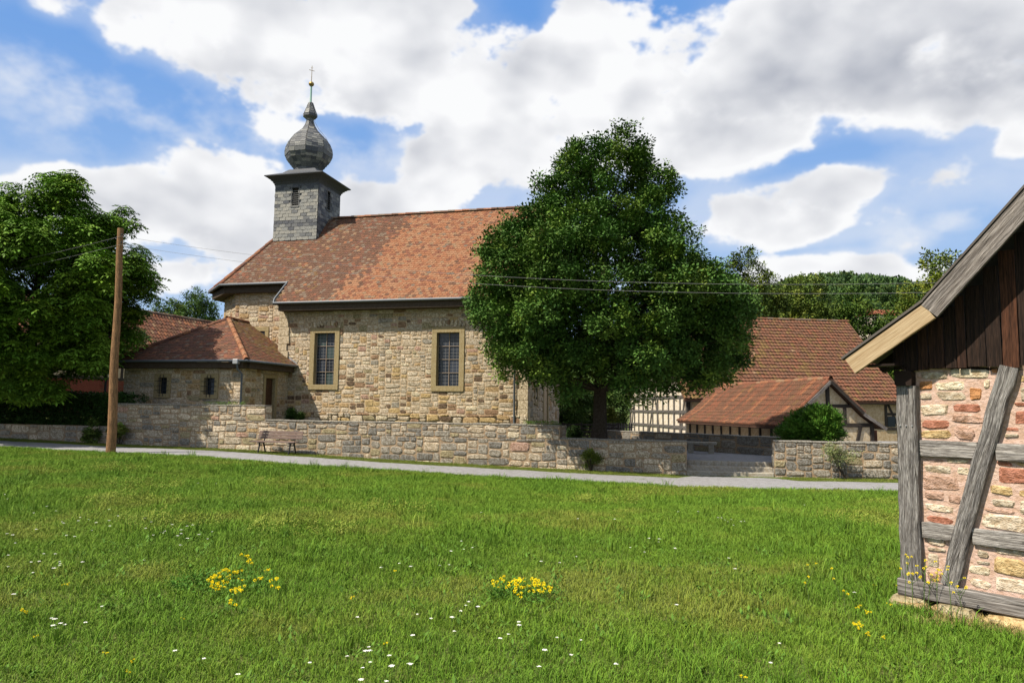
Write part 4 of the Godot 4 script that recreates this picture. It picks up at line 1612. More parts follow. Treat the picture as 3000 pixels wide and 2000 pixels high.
	all += ridge_tiles(c3 + Vector3(0, 0.02, 0), r0, 0.1, 0.34, hip_tone, 55, world, ridge_kind)
	emit(roof, "ridge_tile", "ridge_tiles", all, 120)
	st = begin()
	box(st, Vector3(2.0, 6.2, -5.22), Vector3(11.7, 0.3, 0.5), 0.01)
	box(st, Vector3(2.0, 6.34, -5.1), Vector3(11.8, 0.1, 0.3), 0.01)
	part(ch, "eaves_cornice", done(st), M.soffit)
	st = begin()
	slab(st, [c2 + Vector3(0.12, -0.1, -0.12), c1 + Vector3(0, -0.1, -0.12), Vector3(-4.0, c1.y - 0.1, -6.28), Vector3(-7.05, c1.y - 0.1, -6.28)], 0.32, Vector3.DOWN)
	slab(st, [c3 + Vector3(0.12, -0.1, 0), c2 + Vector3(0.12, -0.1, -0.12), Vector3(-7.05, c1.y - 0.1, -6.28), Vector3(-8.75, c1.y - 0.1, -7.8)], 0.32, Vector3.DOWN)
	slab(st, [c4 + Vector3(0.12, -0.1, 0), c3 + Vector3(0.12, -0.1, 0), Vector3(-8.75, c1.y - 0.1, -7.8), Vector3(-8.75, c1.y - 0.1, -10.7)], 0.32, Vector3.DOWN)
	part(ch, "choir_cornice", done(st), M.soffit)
	gutter(ch, [Vector3(-4.05, 6.39, -4.88), Vector3(8.1, 6.39, -4.88)])
	gutter(ch, [Vector3(-3.95, c1.y - 0.03, -5.85), c2 + Vector3(-0.02, -0.03, 0.05), c3 + Vector3(-0.06, -0.03, 0.02), c4 + Vector3(-0.06, -0.03, 0)])
	downpipe(ch, [Vector3(-3.98, c1.y - 0.08, -5.8), Vector3(-4.02, c1.y - 0.2, -5.7), Vector3(-4.08, 6.62, -5.0), Vector3(-4.06, 6.42, -4.9)])
	downpipe(ch, [Vector3(7.25, 6.3, -4.95), Vector3(7.25, 6.0, -5.36), Vector3(7.25, 0.9, -5.38)])
	make_annex(ch, world, shade_tone)
	make_turret(ch, world)

func make_annex(ch: Node3D, world: Transform3D, tone: Callable) -> void:
	var right := Vector3.RIGHT
	var out := Vector3(0, 0, 1)
	var w1 := Rect2(-7.72, 2.0, 0.82, 1.04)
	var w2 := Rect2(-5.44, 1.98, 0.86, 1.05)
	var st := begin()
	holes_wall(st, -9.3, -3.5, 0.6, 3.4, [w1.grow(-0.17), w2.grow(-0.17)], -2.4, -2.0)
	wall_mass(st, -9.3, -8.9, 0.6, 3.4, -6.3, -2.4)
	wall_mass(st, -3.9, -3.5, 0.6, 3.4, -3.65, -2.4)
	wall_mass(st, -3.9, -3.5, 0.6, 3.4, -5.5, -4.4)
	wall_mass(st, -3.9, -3.5, 2.92, 3.4, -4.4, -3.65)
	wall_mass(st, -8.9, -3.95, 0.6, 3.3, -2.75, -2.7)
	var an := part(ch, "annex_wall", done(st), M.mortar)
	var all := stones(masonry(5.8, 2.4, 0.118, 0.083, 61, 1.35, func(x, y): return w1.grow(-0.02).has_point(Vector2(x - 9.3, y + 0.95)) or w2.grow(-0.02).has_point(Vector2(x - 9.3, y + 0.95))), face(right, out, Vector3(-9.3, 0.95, -2.0)), world, 16, tone, 0.024, 0.025)
	all += stones(masonry(3.5, 2.4, 0.11, 0.08, 62, 1.4, func(x, y): return x > 1.5 and x < 2.58 and y < 2.1), face(Vector3(0, 0, -1), right, Vector3(-3.5, 0.95, -2.0)), world, 17, tone, 0.024, 0.025, 0.6)
	emit(an, "stone", "small_stones", all, 60)
	for w in [w1, w2]:
		var g := surround(ch, "barred_window", w, 0.18, face(right, out, Vector3(0, 0, -2.0)), M.ashlar)
		part(g, "pane", box_mesh(Vector3(w.size.x - 0.36, w.size.y - 0.36, 0.02), 0.0), M.pane_grey, Transform3D(Basis(), Vector3(w.get_center().x, w.get_center().y, -0.2)))
		for i in 2:
			st = begin()
			tube(st, [Vector3(w.get_center().x - 0.08 + i * 0.16, w.position.y + 0.06, 0.09), Vector3(w.get_center().x - 0.08 + i * 0.16, w.end.y - 0.06, 0.09)], [0.012, 0.012], 5)
			part(g, "window_bar", done(st), M.iron)
		for i in 3:
			st = begin()
			var yy: float = w.position.y + 0.32 + i * 0.2
			tube(st, [Vector3(w.position.x + 0.06, yy, 0.075), Vector3(w.end.x - 0.06, yy, 0.075)], [0.012, 0.012], 5)
			part(g, "window_bar", done(st), M.iron)
	surround(ch, "door_frame", Rect2(3.5, 0.9, 1.05, 2.2), 0.17, face(Vector3(0, 0, -1), right, Vector3(-3.5, 0, 0)), M.ashlar, false)
	var dr := Node3D.new()
	dr.name = "door"
	ch.add_child(dr, true)
	for k in 5:
		beam(dr, "plank", Vector3(-3.62, 0.92, -3.74 - k * 0.142), Vector3(-3.62, 2.9, -3.74 - k * 0.142), 0.136, 0.04, M.door_wood, 80 + k, right, 0.001)
	part(dr, "handle", box_mesh(Vector3(0.05, 0.03, 0.12), 0.01), M.iron, Transform3D(Basis(), Vector3(-3.58, 1.95, -3.8)))
	# hipped roof leaning on choir and nave
	var f0 := Vector3(-9.65, 3.58, -1.66)
	var f1 := Vector3(-3.1, 3.58, -1.66)
	var a1 := Vector3(-6.3, 5.7, -4.8)
	var a2 := Vector3(-6.3, 5.7, -6.3)
	var g1 := Vector3(-3.1, 3.58, -5.5)
	var m1 := Vector3(-4.05, 3.58 + 0.95 * (2.12 / 3.2), -5.5)
	var m2 := Vector3(-4.05, m1.y, -6.3)
	var f2 := Vector3(-9.65, 3.58, -6.3)
	st = begin()
	slab(st, [f0, f1, a1], 0.08, Vector3.DOWN)
	slab(st, [f1, g1, m1, a1], 0.08, Vector3.DOWN)
	slab(st, [m1, m2, a2, a1], 0.08, Vector3.DOWN)
	slab(st, [f2, f0, a1, a2], 0.08, Vector3.DOWN)
	var roof := part(ch, "annex_roof", done(st), M.tile_brown)
	var plain := plain_tile(true)
	var t1 := func(rg, x, y): return pick(rg, ["tile_rust", 3, "tile_brown", 3, "tile_plum", 3, "tile_brick", 2.4, "tile_umber", 2, "tile_grey", 0.8, "tile_orange", 0.4])
	var t2 := func(rg, x, y):
		if x > 2.4 and rg.randf() < 0.6:
			return pick(rg, ["tile_lime", 3, "tile_mossy", 3, "tile_grey", 1])
		return pick(rg, ["tile_brick", 3, "tile_umber", 3, "tile_mossy", 2, "tile_brown", 2, "tile_rust", 2])
	var fr := slope_frame(f0, f1, a1)
	var pieces := tiles(PackedVector2Array([in_frame(fr, f0), in_frame(fr, f1), in_frame(fr, a1)]), fr, world, plain, 0.176, 0.145, 0.016, t1, 63)
	fr = slope_frame(f1, g1, a1)
	pieces += tiles(PackedVector2Array([in_frame(fr, f1), in_frame(fr, g1), in_frame(fr, m1), in_frame(fr, m2), in_frame(fr, a2), in_frame(fr, a1)]), fr, world, plain, 0.176, 0.145, 0.016, t2, 64)
	emit(roof, "tile", "plain_tiles", pieces, 100)
	var hip_tone := func(rg, x, y): return pick(rg, ["tile_orange", 4, "tile_apricot", 3, "tile_brick", 2])
	var hr := half_round()
	pieces = ridge_tiles(f1 + Vector3(0, 0.02, 0), a1, 0.11, 0.34, hip_tone, 65, world, hr)
	pieces += ridge_tiles(f0 + Vector3(0, 0.02, 0), a1, 0.11, 0.34, func(rg, x, y): return pick(rg, ["tile_orange", 2, "tile_rust", 3, "tile_plum", 3]), 66, world, hr)
	pieces += ridge_tiles(a1 + Vector3(0, 0.03, 0.1), a2, 0.11, 0.34, hip_tone, 67, world, hr)
	emit(roof, "ridge_tile", "ridge_tiles", pieces, 100)
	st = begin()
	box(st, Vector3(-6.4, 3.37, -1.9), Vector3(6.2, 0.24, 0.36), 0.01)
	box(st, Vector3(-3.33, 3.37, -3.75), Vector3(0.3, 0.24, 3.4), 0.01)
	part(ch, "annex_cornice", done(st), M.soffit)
	gutter(ch, [f0 + Vector3(0, -0.04, 0.05), f1 + Vector3(0.05, -0.04, 0.05), g1 + Vector3(0.05, -0.04, 0)], 0.055)
	part(ch, "rainwater_head", box_mesh(Vector3(0.24, 0.2, 0.2), 0.02), M.lead, Transform3D(Basis(), Vector3(-3.52, 3.5, -1.6)))
	downpipe(ch, [Vector3(-3.5, 3.42, -1.62), Vector3(-3.48, 3.2, -1.64), Vector3(-3.42, 3.02, -1.86), Vector3(-3.42, 1.0, -1.88)])
	st = begin()
	slab(st, [m1 + Vector3(0, 0.05, 0.02), g1 + Vector3(0.02, 0.05, 0.02), g1 + Vector3(0.02, 0.12, 0.02), m1 + Vector3(0, 0.13, 0.02)], 0.02, Vector3(0, 0, -1))
	part(ch, "flashing", done(st), M.lead)

func square_rings(st: SurfaceTool, cx: float, cz: float, prof: Array) -> void:    # [half width, half depth, y]
	for i in prof.size() - 1:
		for k in 4:
			var c := [[-1, 1], [1, 1], [1, -1], [-1, -1]]
			var a: Array = c[k]
			var b: Array = c[(k + 1) % 4]
			var p: Array = prof[i]
			var q: Array = prof[i + 1]
			var inside := Vector3(cx, (p[2] + q[2]) / 2, cz)
			quad_out(st, Vector3(cx + a[0] * p[0], p[2], cz + a[1] * p[1]), Vector3(cx + b[0] * p[0], p[2], cz + b[1] * p[1]), Vector3(cx + b[0] * q[0], q[2], cz + b[1] * q[1]), Vector3(cx + a[0] * q[0], q[2], cz + a[1] * q[1]), inside)

func make_turret(ch: Node3D, world: Transform3D) -> void:
	var cx := -5.03
	var cz := -9.2
	var hx := 1.235
	var hz := 1.15
	var lw := Rect2(-5.28, 11.87, 0.4, 0.98)
	var st := begin()
	holes_wall(st, cx - hx, cx + hx, 9.4, 13.1, [lw], cz + hz - 0.2, cz + hz)
	wall_mass(st, cx - hx, cx + hx - 0.31, 9.4, 13.1, cz - hz, cz + hz - 0.35)
	wall_mass(st, cx + hx - 0.3, cx + hx - 0.2, 9.4, 13.1, cz - hz + 0.01, cz + hz - 0.21)
	for q in [[cz - hz, -9.28, 9.4, 13.1], [-8.92, cz + hz - 0.21, 9.4, 13.1], [-9.28, -8.92, 9.4, 11.9], [-9.28, -8.92, 12.92, 13.1]]:
		wall_mass(st, cx + hx - 0.2, cx + hx, q[2], q[3], q[0], q[1])
	wall_mass(st, cx - hx, cx - hx + 0.3, 9.4, 13.1, cz - hz + 0.01, cz + hz - 0.21)
	var tw := part(ch, "turret", done(st), M.slate_d)
	var kind := plain_tile(false)
	var rng := RandomNumberGenerator.new()
	rng.seed = 12
	var tone := func(rg, x, y):
		var yy: float = y
		if yy > 2.72: return pick(rg, ["slate_d", 5, "slate_c", 2])
		if yy > 0.82 and yy < 1.15 and rg.randf() < 0.8: return pick(rg, ["slate_c", 3, "slate_d", 3])
		return pick(rg, ["slate_a", 5, "slate_b", 5, "slate_c", 1.6, "slate_d", 0.5])
	var fr := Transform3D(Basis(Vector3.RIGHT, Vector3.UP, Vector3(0, 0, 1)), Vector3(cx - hx, 10.15, cz + hz))
	var pieces := []
	for p in tiles(PackedVector2Array([Vector2(0, 0), Vector2(hx * 2, 0), Vector2(hx * 2, 2.95), Vector2(0, 2.95)]), fr, world, kind, 0.34, 0.175, 0.014, tone, 71, true, 0.01, 1.0, true):
		var o: Vector3 = p[1].origin
		if not (o.x > lw.position.x - 0.07 and o.x < lw.end.x + 0.07 and o.y - 0.06 > lw.position.y and o.y - 0.06 < lw.end.y + 0.12):
			pieces.append(p)
	fr = Transform3D(Basis(Vector3(0, 0, -1), Vector3.UP, Vector3.RIGHT), Vector3(cx + hx, 10.0, cz + hz))
	var side := PackedVector2Array([Vector2(0, 0.1), Vector2(hz, 1.4), Vector2(hz * 2, 0.1), Vector2(hz * 2, 3.1), Vector2(0, 3.1)])
	for p in tiles(side, fr, world, kind, 0.34, 0.175, 0.014, func(rg, x, y): return pick(rg, ["slate_c", 4, "slate_a", 3, "slate_d", 3]), 72, true, 0.01, 1.0, true):
		var o: Vector3 = p[1].origin
		if not (o.z < -8.85 and o.z > -9.4 and o.y - 0.06 > 11.87 and o.y - 0.06 < 12.95):
			pieces.append(p)
	# belfry openings with louvres; a dark board behind stands in for inner shade
	var g := surround(ch, "louvre_window", Rect2(lw.position.x - 0.05, lw.position.y - 0.04, 0.5, 1.1), 0.05, face(Vector3.RIGHT, Vector3(0, 0, 1), Vector3(0, 0, cz + hz)), M.slate_c, true, 0.04)
	part(g, "shade_board", box_mesh(Vector3(0.4, 1.0, 0.02), 0.0), M.belfry_shade, Transform3D(Basis(), Vector3(lw.get_center().x, lw.get_center().y, -0.16)))
	for i in 8:
		part(g, "louvre", box_mesh(Vector3(0.39, 0.02, 0.1), 0.003), M.slate_c, Transform3D(Basis(Vector3.RIGHT, 0.6), Vector3(lw.get_center().x, lw.position.y + 0.08 + i * 0.108, -0.04)))
	var fs := face(Vector3(0, 0, -1), Vector3.RIGHT, Vector3(cx + hx, 0, 0))
	g = surround(ch, "louvre_window", Rect2(8.87, 11.85, 0.46, 1.1), 0.05, fs, M.slate_c, true, 0.05)
	part(g, "shade_board", box_mesh(Vector3(0.36, 1.0, 0.02), 0.0), M.belfry_shade, Transform3D(Basis(), Vector3(9.1, 12.4, -0.17)))
	for i in 8:
		part(g, "louvre", box_mesh(Vector3(0.36, 0.02, 0.1), 0.003), M.slate_c, Transform3D(Basis(Vector3.RIGHT, 0.6), Vector3(9.1, 11.97 + i * 0.108, -0.03)))
	# arched heads: dark half-discs paint the shaded tops of the openings
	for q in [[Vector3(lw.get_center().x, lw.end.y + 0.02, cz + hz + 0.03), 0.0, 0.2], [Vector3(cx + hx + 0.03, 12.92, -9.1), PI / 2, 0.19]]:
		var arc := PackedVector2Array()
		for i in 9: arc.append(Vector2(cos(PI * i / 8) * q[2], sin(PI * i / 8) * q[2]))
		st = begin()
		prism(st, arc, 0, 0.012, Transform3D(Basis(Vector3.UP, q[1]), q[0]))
		part(ch, "arch_shade", done(st), M.slate_d)
	# cornice
	st = begin()
	square_rings(st, cx, cz, [[hx + 0.02, hz + 0.02, 13.04], [hx + 0.05, hz + 0.05, 13.1], [hx + 0.03, hz + 0.03, 13.11], [hx + 0.11, hz + 0.11, 13.2], [hx + 0.08, hz + 0.08, 13.21], [hx + 0.19, hz + 0.19, 13.29], [hx + 0.16, hz + 0.16, 13.3], [hx + 0.28, hz + 0.28, 13.37], [hx + 0.25, hz + 0.25, 13.38], [hx + 0.38, hz + 0.38, 13.44], [hx + 0.42, hz + 0.42, 13.46], [hx + 0.42, hz + 0.42, 13.5], [0.98, 0.96, 13.78], [0.75, 0.75, 14.0]])
	part(ch, "turret_cornice", done(st), M.slate_d)
	# onion dome: eight sides
	var ax := -5.1
	var prof := [[0.7, 13.92], [0.7, 14.17], [0.9, 14.42], [1.1, 14.66], [1.21, 14.9], [1.24, 15.12], [1.2, 15.36], [1.09, 15.62], [0.9, 15.88], [0.65, 16.12], [0.42, 16.35], [0.27, 16.6], [0.17, 16.9], [0.2, 17.0], [0.36, 17.1], [0.36, 17.22], [0.25, 17.5], [0.12, 17.86]]
	st = begin()
	for i in prof.size() - 1:
		for k in 8:
			var t0 := TAU * (k + 0.5) / 8
			var t1 := TAU * (k + 1.5) / 8
			var p: Array = prof[i]
			var q: Array = prof[i + 1]
			quad_out(st, Vector3(ax + cos(t0) * p[0], p[1], cz + sin(t0) * p[0]), Vector3(ax + cos(t1) * p[0], p[1], cz + sin(t1) * p[0]), Vector3(ax + cos(t1) * q[0], q[1], cz + sin(t1) * q[0]), Vector3(ax + cos(t0) * q[0], q[1], cz + sin(t0) * q[0]), Vector3(ax, (p[1] + q[1]) / 2, cz))
	var dome := part(ch, "onion_dome", done(st), M.slate_e)
	# slates in rows up each side
	var ds := []
	for i in range(0, prof.size() - 1):
		var p := Vector2(prof[i][0], prof[i][1])
		var q := Vector2(prof[i + 1][0], prof[i + 1][1])
		var rows := maxi(1, int(round(p.distance_to(q) / 0.16)))
		for r in rows:
			var v := p.lerp(q, (r + 1.0) / rows)
			var lowv := p.lerp(q, float(r) / rows)
			for k in 8:
				var t := TAU * (k + 1.0) / 8
				if sin(t) < -0.5:
					continue
				var half := v.x * sin(PI / 8)
				var apo := v.x * cos(PI / 8)
				var n := maxi(1, int(round(half * 2.0 / 0.28)))
				var tang := Vector3(-sin(t), 0, cos(t))
				var rad := Vector3(cos(t), 0, sin(t))
				var lo3 := rad * lowv.x * cos(PI / 8) + Vector3(0, lowv.y, 0)
				var hi3 := rad * apo + Vector3(0, v.y, 0)
				var up := (hi3 - lo3).normalized()
				var nrm := up.cross(-tang).normalized()
				if nrm.dot(rad) < 0 and absf(nrm.y) < 0.95: nrm = -nrm
				for j in n:
					var off := -half + (j + 0.5) * 2.0 * half / n
					var b := Basis(-tang if up.cross(nrm).dot(tang) < 0 else tang, up, nrm)
					b = b * Basis(Vector3(1, 0, 0), -0.05) * Basis(Vector3(0, 0, 1), rng.randf_range(-0.024, 0.025))
					var x := Transform3D(b * Basis.from_scale(Vector3(half * 2.0 / n * 1.02, (hi3 - lo3).length() * 1.12, 0.012)), Vector3(ax, 0, cz) + hi3 + tang * off + nrm * 0.004)
					ds.append([kind, x, M[pick(rng, ["slate_c", 6, "slate_a", 2, "slate_d", 3.4, "slate_b", 0.3])], 0.02])
	emit(tw, "slate", "slates", pieces, 220)
	emit(dome, "slate", "slates", ds, 80)
	# spike, ball and cross
	st = begin()
	tube(st, [Vector3(ax, 17.82, cz), Vector3(ax - 0.01, 17.9, cz), Vector3(ax - 0.01, 18.82, cz)], [0.1, 0.055, 0.045], 8)
	part(ch, "spire_pole", done(st), M.verdigris)
	var ball := SphereMesh.new()
	ball.radius = 0.145
	ball.height = 0.26
	ball.radial_segments = 20
	ball.rings = 10
	part(ch, "spire_ball", ball, M.gilt, Transform3D(Basis(), Vector3(ax - 0.01, 18.93, cz)))
	st = begin()
	tube(st, [Vector3(ax - 0.01, 19.0, cz), Vector3(ax - 0.01, 19.95, cz)], [0.02, 0.014], 6)
	tube(st, [Vector3(ax - 0.14, 19.72, cz + 0.05), Vector3(ax + 0.12, 19.66, cz - 0.05)], [0.016, 0.016], 6)
	tube(st, [Vector3(ax - 0.07, 19.84, cz), Vector3(ax + 0.05, 19.82, cz)], [0.012, 0.012], 5)
	part(ch, "cross", done(st), M.gilt_iron)
	st = begin()
	tube(st, [Vector3(ax + 0.38, 17.12, cz + 0.1), Vector3(ax + 0.36, 16.75, cz + 0.15), Vector3(ax + 0.7, 16.25, cz + 0.3), Vector3(ax + 1.3, 15.6, cz + 0.5), Vector3(ax + 1.5, 15.1, cz + 0.5), Vector3(ax + 1.25, 14.55, cz + 0.5), Vector3(ax + 0.85, 14.05, cz + 0.5)], [0.008, 0.008, 0.008, 0.008, 0.008, 0.008, 0.008], 4)
	part(ch, "lightning_cable", done(st), M.iron)

# ------------------------------------------------------------------ farm buildings behind
# timber frame on a wall face: x right along the wall, y up, z out
func framing(parent: Node, f: Transform3D, lines: Array, m: Material, sd: int, w := 0.16) -> void:
	for i in lines.size():
		var l: Array = lines[i]
		var a := f * Vector3(l[0], l[1], 0.0)
		var b := f * Vector3(l[2], l[3], 0.0)
		beam(parent, "timber", a, b, l[4] if l.size() > 4 else w, 0.1 + 0.004 * (i % 3), m, sd + i, f.basis.z, 0.008, 0.0, 5)

func make_white_house() -> void:
	var h := thing("timbered_farmhouse", "large farmhouse with a steep red tiled roof and white timbered gable behind the oak", "house", Vector3(10.38, 0, -42.0), deg_to_rad(8))
	var world := h.transform
	var L := 13.75
	var st := begin()
	wall_mass(st, 0, L, -0.3, 2.6, -0.35, 0.0)
	wall_mass(st, 0, L, -0.3, 2.6, -11.0, -10.65)
	part(h, "wall", done(st), M.tan_plaster)
	st = begin()
	var gable := PackedVector2Array([Vector2(-11.0, -0.3), Vector2(0, -0.3), Vector2(0, 2.55), Vector2(-5.5, 7.9), Vector2(-11.0, 2.55)])
	prism(st, gable, -0.3, 0.0, Transform3D(Basis(Vector3(0, 0, 1), Vector3.UP, Vector3(-1, 0, 0)), Vector3(0, 0, 0)))
	part(h, "gable_wall", done(st), M.white_plaster)
	st = begin()
	prism(st, gable, 0, 0.3, Transform3D(Basis(Vector3(0, 0, 1), Vector3.UP, Vector3(-1, 0, 0)), Vector3(L, 0, 0)))
	part(h, "gable_wall", done(st), M.tan_plaster)
	# gable timbers (x runs from the far corner to the near one)
	var f := face(Vector3(0, 0, 1), Vector3.LEFT, Vector3(-0.005, 0, -11.0))
	var lines := []
	for y in [0.12, 0.72, 1.64, 2.55]: lines.append([0.0, y, 11.0, y, 0.17])
	for y in [3.6, 4.7, 5.8]: lines.append([1.0 + (y - 2.55) * 1.02, y, 10.0 - (y - 2.55) * 1.02, y, 0.15])
	for i in 12:
		var x := i * 0.985 + 0.08
		lines.append([x, -0.1, x, 2.5, 0.15 if i % 3 else 0.19])
	for i in range(1, 8):
		var x := 1.2 + i * 1.08
		lines.append([x, 2.6, x, minf(2.5 + minf(x, 11.0 - x) * 0.97 - 0.2, 7.4), 0.15])
	lines.append_array([[4.2, 0.1, 5.2, 2.5, 0.14], [6.4, 0.1, 5.5, 2.5, 0.14], [0.3, 0.1, 1.0, 2.5, 0.14], [10.0, 0.1, 10.7, 2.5, 0.15]])
	framing(h, f, lines, M.grey_timber, 300)
	# front wall: doors, a timbered bay at the right
	f = face(Vector3.RIGHT, Vector3(0, 0, 1), Vector3(0, 0, 0.005))
	framing(h, f, [[0.08, -0.1, 0.08, 2.5, 0.2], [0, 2.5, L, 2.5, 0.2], [12.75, 0.9, 12.75, 2.5, 0.16], [13.6, 0.0, 13.6, 2.5, 0.16], [12.7, 1.65, 13.7, 1.65, 0.14], [12.7, 0.75, 13.7, 0.75, 0.16], [12.85, 2.4, 13.6, 0.8, 0.13], [11.15, 0.0, 11.15, 1.25, 0.12]], M.black_timber, 340)
	beam(h, "door", Vector3(11.45, -0.1, 0.03), Vector3(11.45, 1.2, 0.03), 0.55, 0.06, M.red_brown_wood, 350, Vector3(0, 0, 1), 0.0)
	part(h, "window", box_mesh(Vector3(0.5, 0.62, 0.05), 0.0), M.pane_grey, Transform3D(Basis(), Vector3(13.1, 1.2, 0.03)))
	# roof
	var e0 := Vector3(-0.35, 2.42, 0.42)
	var e1 := Vector3(L + 0.35, 2.42, 0.42)
	var r0 := Vector3(-0.35, 8.05, -5.5)
	var r1 := Vector3(L + 0.35, 8.05, -5.5)
	st = begin()
	slab(st, [e0, e1, r1, r0], 0.12, Vector3.DOWN)
	slab(st, [Vector3(L + 0.35, 2.42, -11.42), Vector3(-0.35, 2.42, -11.42), r0, r1], 0.12, Vector3.DOWN)
	var roof := part(h, "roof", done(st), M.tile_umber)
	var moss := FastNoiseLite.new()
	moss.seed = 3
	moss.frequency = 0.2
	var tone := func(rg, x, y):
		var m: float = 0.75 - 0.08 * x + moss.get_noise_2d(x, y) * 0.8
		if rg.randf() < m:
			return pick(rg, ["tile_mossy", 4, "tile_lime", 4, "tile_buff", 0.6, "tile_rust", 2])
		return pick(rg, ["tile_rust", 6, "tile_brick", 1.2, "tile_mossy", 2.6, "tile_umber", 3])
	var fr := slope_frame(e0, e1, r1)
	var poly := PackedVector2Array([in_frame(fr, e0), in_frame(fr, e1), in_frame(fr, r1), in_frame(fr, r0)])
	var pan := pan_tile(1.0)
	emit(roof, "tile", "pan_tiles", tiles(poly, fr, world, pan, 0.235, 0.325, 0.036, tone, 81, false, 0.055), 300)
	emit(roof, "ridge_tile", "ridge_tiles", ridge_tiles(r0, r1, 0.13, 0.4, func(rg, x, y): return pick(rg, ["tile_mossy", 2, "tile_grey", 3, "tile_rust", 1]), 82, world, half_round()), 100)
	st = begin()
	box(st, Vector3(L / 2, 2.3, 0.2), Vector3(L + 0.5, 0.14, 0.4), 0.01)
	part(h, "eaves_board", done(st), M.soffit)

func make_shed() -> void:
	var h := thing("low_shed", "low shed with ribbed red tiles sweeping down nearly to the ground, timbered gable", "shed", Vector3(13.05, 0.0, -29.0), deg_to_rad(8.6))
	var world := h.transform
	var L := 10.5
	var st := begin()
	var gable := PackedVector2Array([Vector2(-2.0, -0.2), Vector2(2.0, -0.2), Vector2(2.0, 1.2), Vector2(1.42, 1.6), Vector2(0, 2.92), Vector2(-1.42, 1.6), Vector2(-2.0, 1.2)])
	prism(st, gable, -0.4, -0.28)
	part(h, "gable_wall", done(st), M.cream_plaster)
	st = begin()
	prism(st, gable, -L + 0.2, -L + 0.4)
	part(h, "gable_wall", done(st), M.cream_plaster)
	st = begin()
	wall_mass(st, -2.0, -1.85, -0.2, 1.15, -L + 0.4, -0.4)
	wall_mass(st, 1.85, 2.0, -0.2, 1.15, -L + 0.4, -0.4)
	part(h, "wall", done(st), M.tan_plaster)
	framing(h, face(Vector3.RIGHT, Vector3(0, 0, 1), Vector3(0, 0, -0.275)), [[0.0, -0.1, 0.0, 2.85, 0.15], [-1.2, 2.0, 1.2, 2.0, 0.13], [-2.0, 1.22, 2.0, 1.22, 0.15], [1.95, -0.1, 1.95, 1.2, 0.16], [-1.95, -0.1, -1.95, 1.2, 0.16], [1.1, -0.1, 1.45, 1.2, 0.13], [0.75, 1.25, 0.75, 2.0, 0.12], [-0.75, 1.25, -0.75, 2.0, 0.12], [-2.0, 0.05, 2.0, 0.05, 0.15]], M.black_timber, 400)
	var lines := []
	for i in 11: lines.append([0.4 + i * 0.95, -0.1, 0.4 + i * 0.95, 1.1, 0.13])
	lines.append([0.0, 1.08, L - 0.4, 1.08, 0.14])
	framing(h, face(Vector3(0, 0, 1), Vector3.LEFT, Vector3(-2.005, 0, -L + 0.4)), lines, M.black_timber, 420)
	beam(h, "door", Vector3(2.35, -0.1, -0.9), Vector3(2.35, 1.0, -0.9), 0.55, 0.06, M.red_brown_wood, 431, Vector3(0, 0, 1), 0.0)
	var roof_st := begin()
	var pieces := []
	var ribs := ["tile_rust", "tile_umber", "tile_brick", "tile_umber", "tile_rust", "tile_brown", "tile_brick", "tile_umber", "tile_rust", "tile_orange", "tile_umber", "tile_brick", "tile_rust"]  # tone by rib column: colour stands in for shade lines between ribs
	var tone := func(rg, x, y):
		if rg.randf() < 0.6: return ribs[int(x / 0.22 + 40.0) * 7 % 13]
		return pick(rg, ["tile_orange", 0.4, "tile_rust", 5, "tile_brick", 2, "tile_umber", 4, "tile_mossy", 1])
	var rib := pan_tile(1.3)
	var k := 0
	for s in [-1, 1]:
		var pts := [Vector2(0.0, 3.06), Vector2(1.44, 1.74), Vector2(2.4, 1.14)]
		for i in 2:
			var u: Vector2 = pts[i]
			var v: Vector2 = pts[i + 1]
			var e0 := Vector3(s * v.x, v.y, -L if s < 0 else 0.0)
			var e1 := Vector3(s * v.x, v.y, 0.0 if s < 0 else -L)
			var r0 := Vector3(s * u.x, u.y, e0.z)
			var r1 := Vector3(s * u.x, u.y, e1.z)
			slab(roof_st, [e0, e1, r1, r0], 0.09, Vector3.DOWN)
			var fr := slope_frame(e0, e1, r1)
			if s < 0 or i == 0:
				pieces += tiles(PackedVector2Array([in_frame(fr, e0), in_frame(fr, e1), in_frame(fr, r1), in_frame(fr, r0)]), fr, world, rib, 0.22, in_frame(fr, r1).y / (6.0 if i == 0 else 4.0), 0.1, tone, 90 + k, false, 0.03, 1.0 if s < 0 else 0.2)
			k += 1
	var roof := part(h, "roof", done(roof_st), M.tile_dark)  # dark base puts the shade of the troughs into colour
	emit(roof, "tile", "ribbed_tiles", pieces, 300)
	emit(roof, "ridge_tile", "ridge_tiles", ridge_tiles(Vector3(0, 3.08, -L), Vector3(0, 3.08, 0), 0.12, 0.38, func(rg, x, y): return pick(rg, ["tile_orange", 2, "tile_brick", 2, "tile_buff", 1.4]), 95, world, half_round()), 60)
	# verge boards
	for s in [-1, 1]:
		beam(h, "verge_board", Vector3(s * 1.46, 1.66, 0.02), Vector3(0, 2.98, 0.02), 0.13, 0.035, M.weathered_board if s < 0 else M.black_timber, 440 + s, Vector3(0, 0, 1), 0.002)
		beam(h, "verge_board", Vector3(s * 2.42, 1.06, 0.025), Vector3(s * 1.42, 1.67, 0.025), 0.13, 0.035, M.weathered_board, 442 + s, Vector3(0, 0, 1), 0.002)

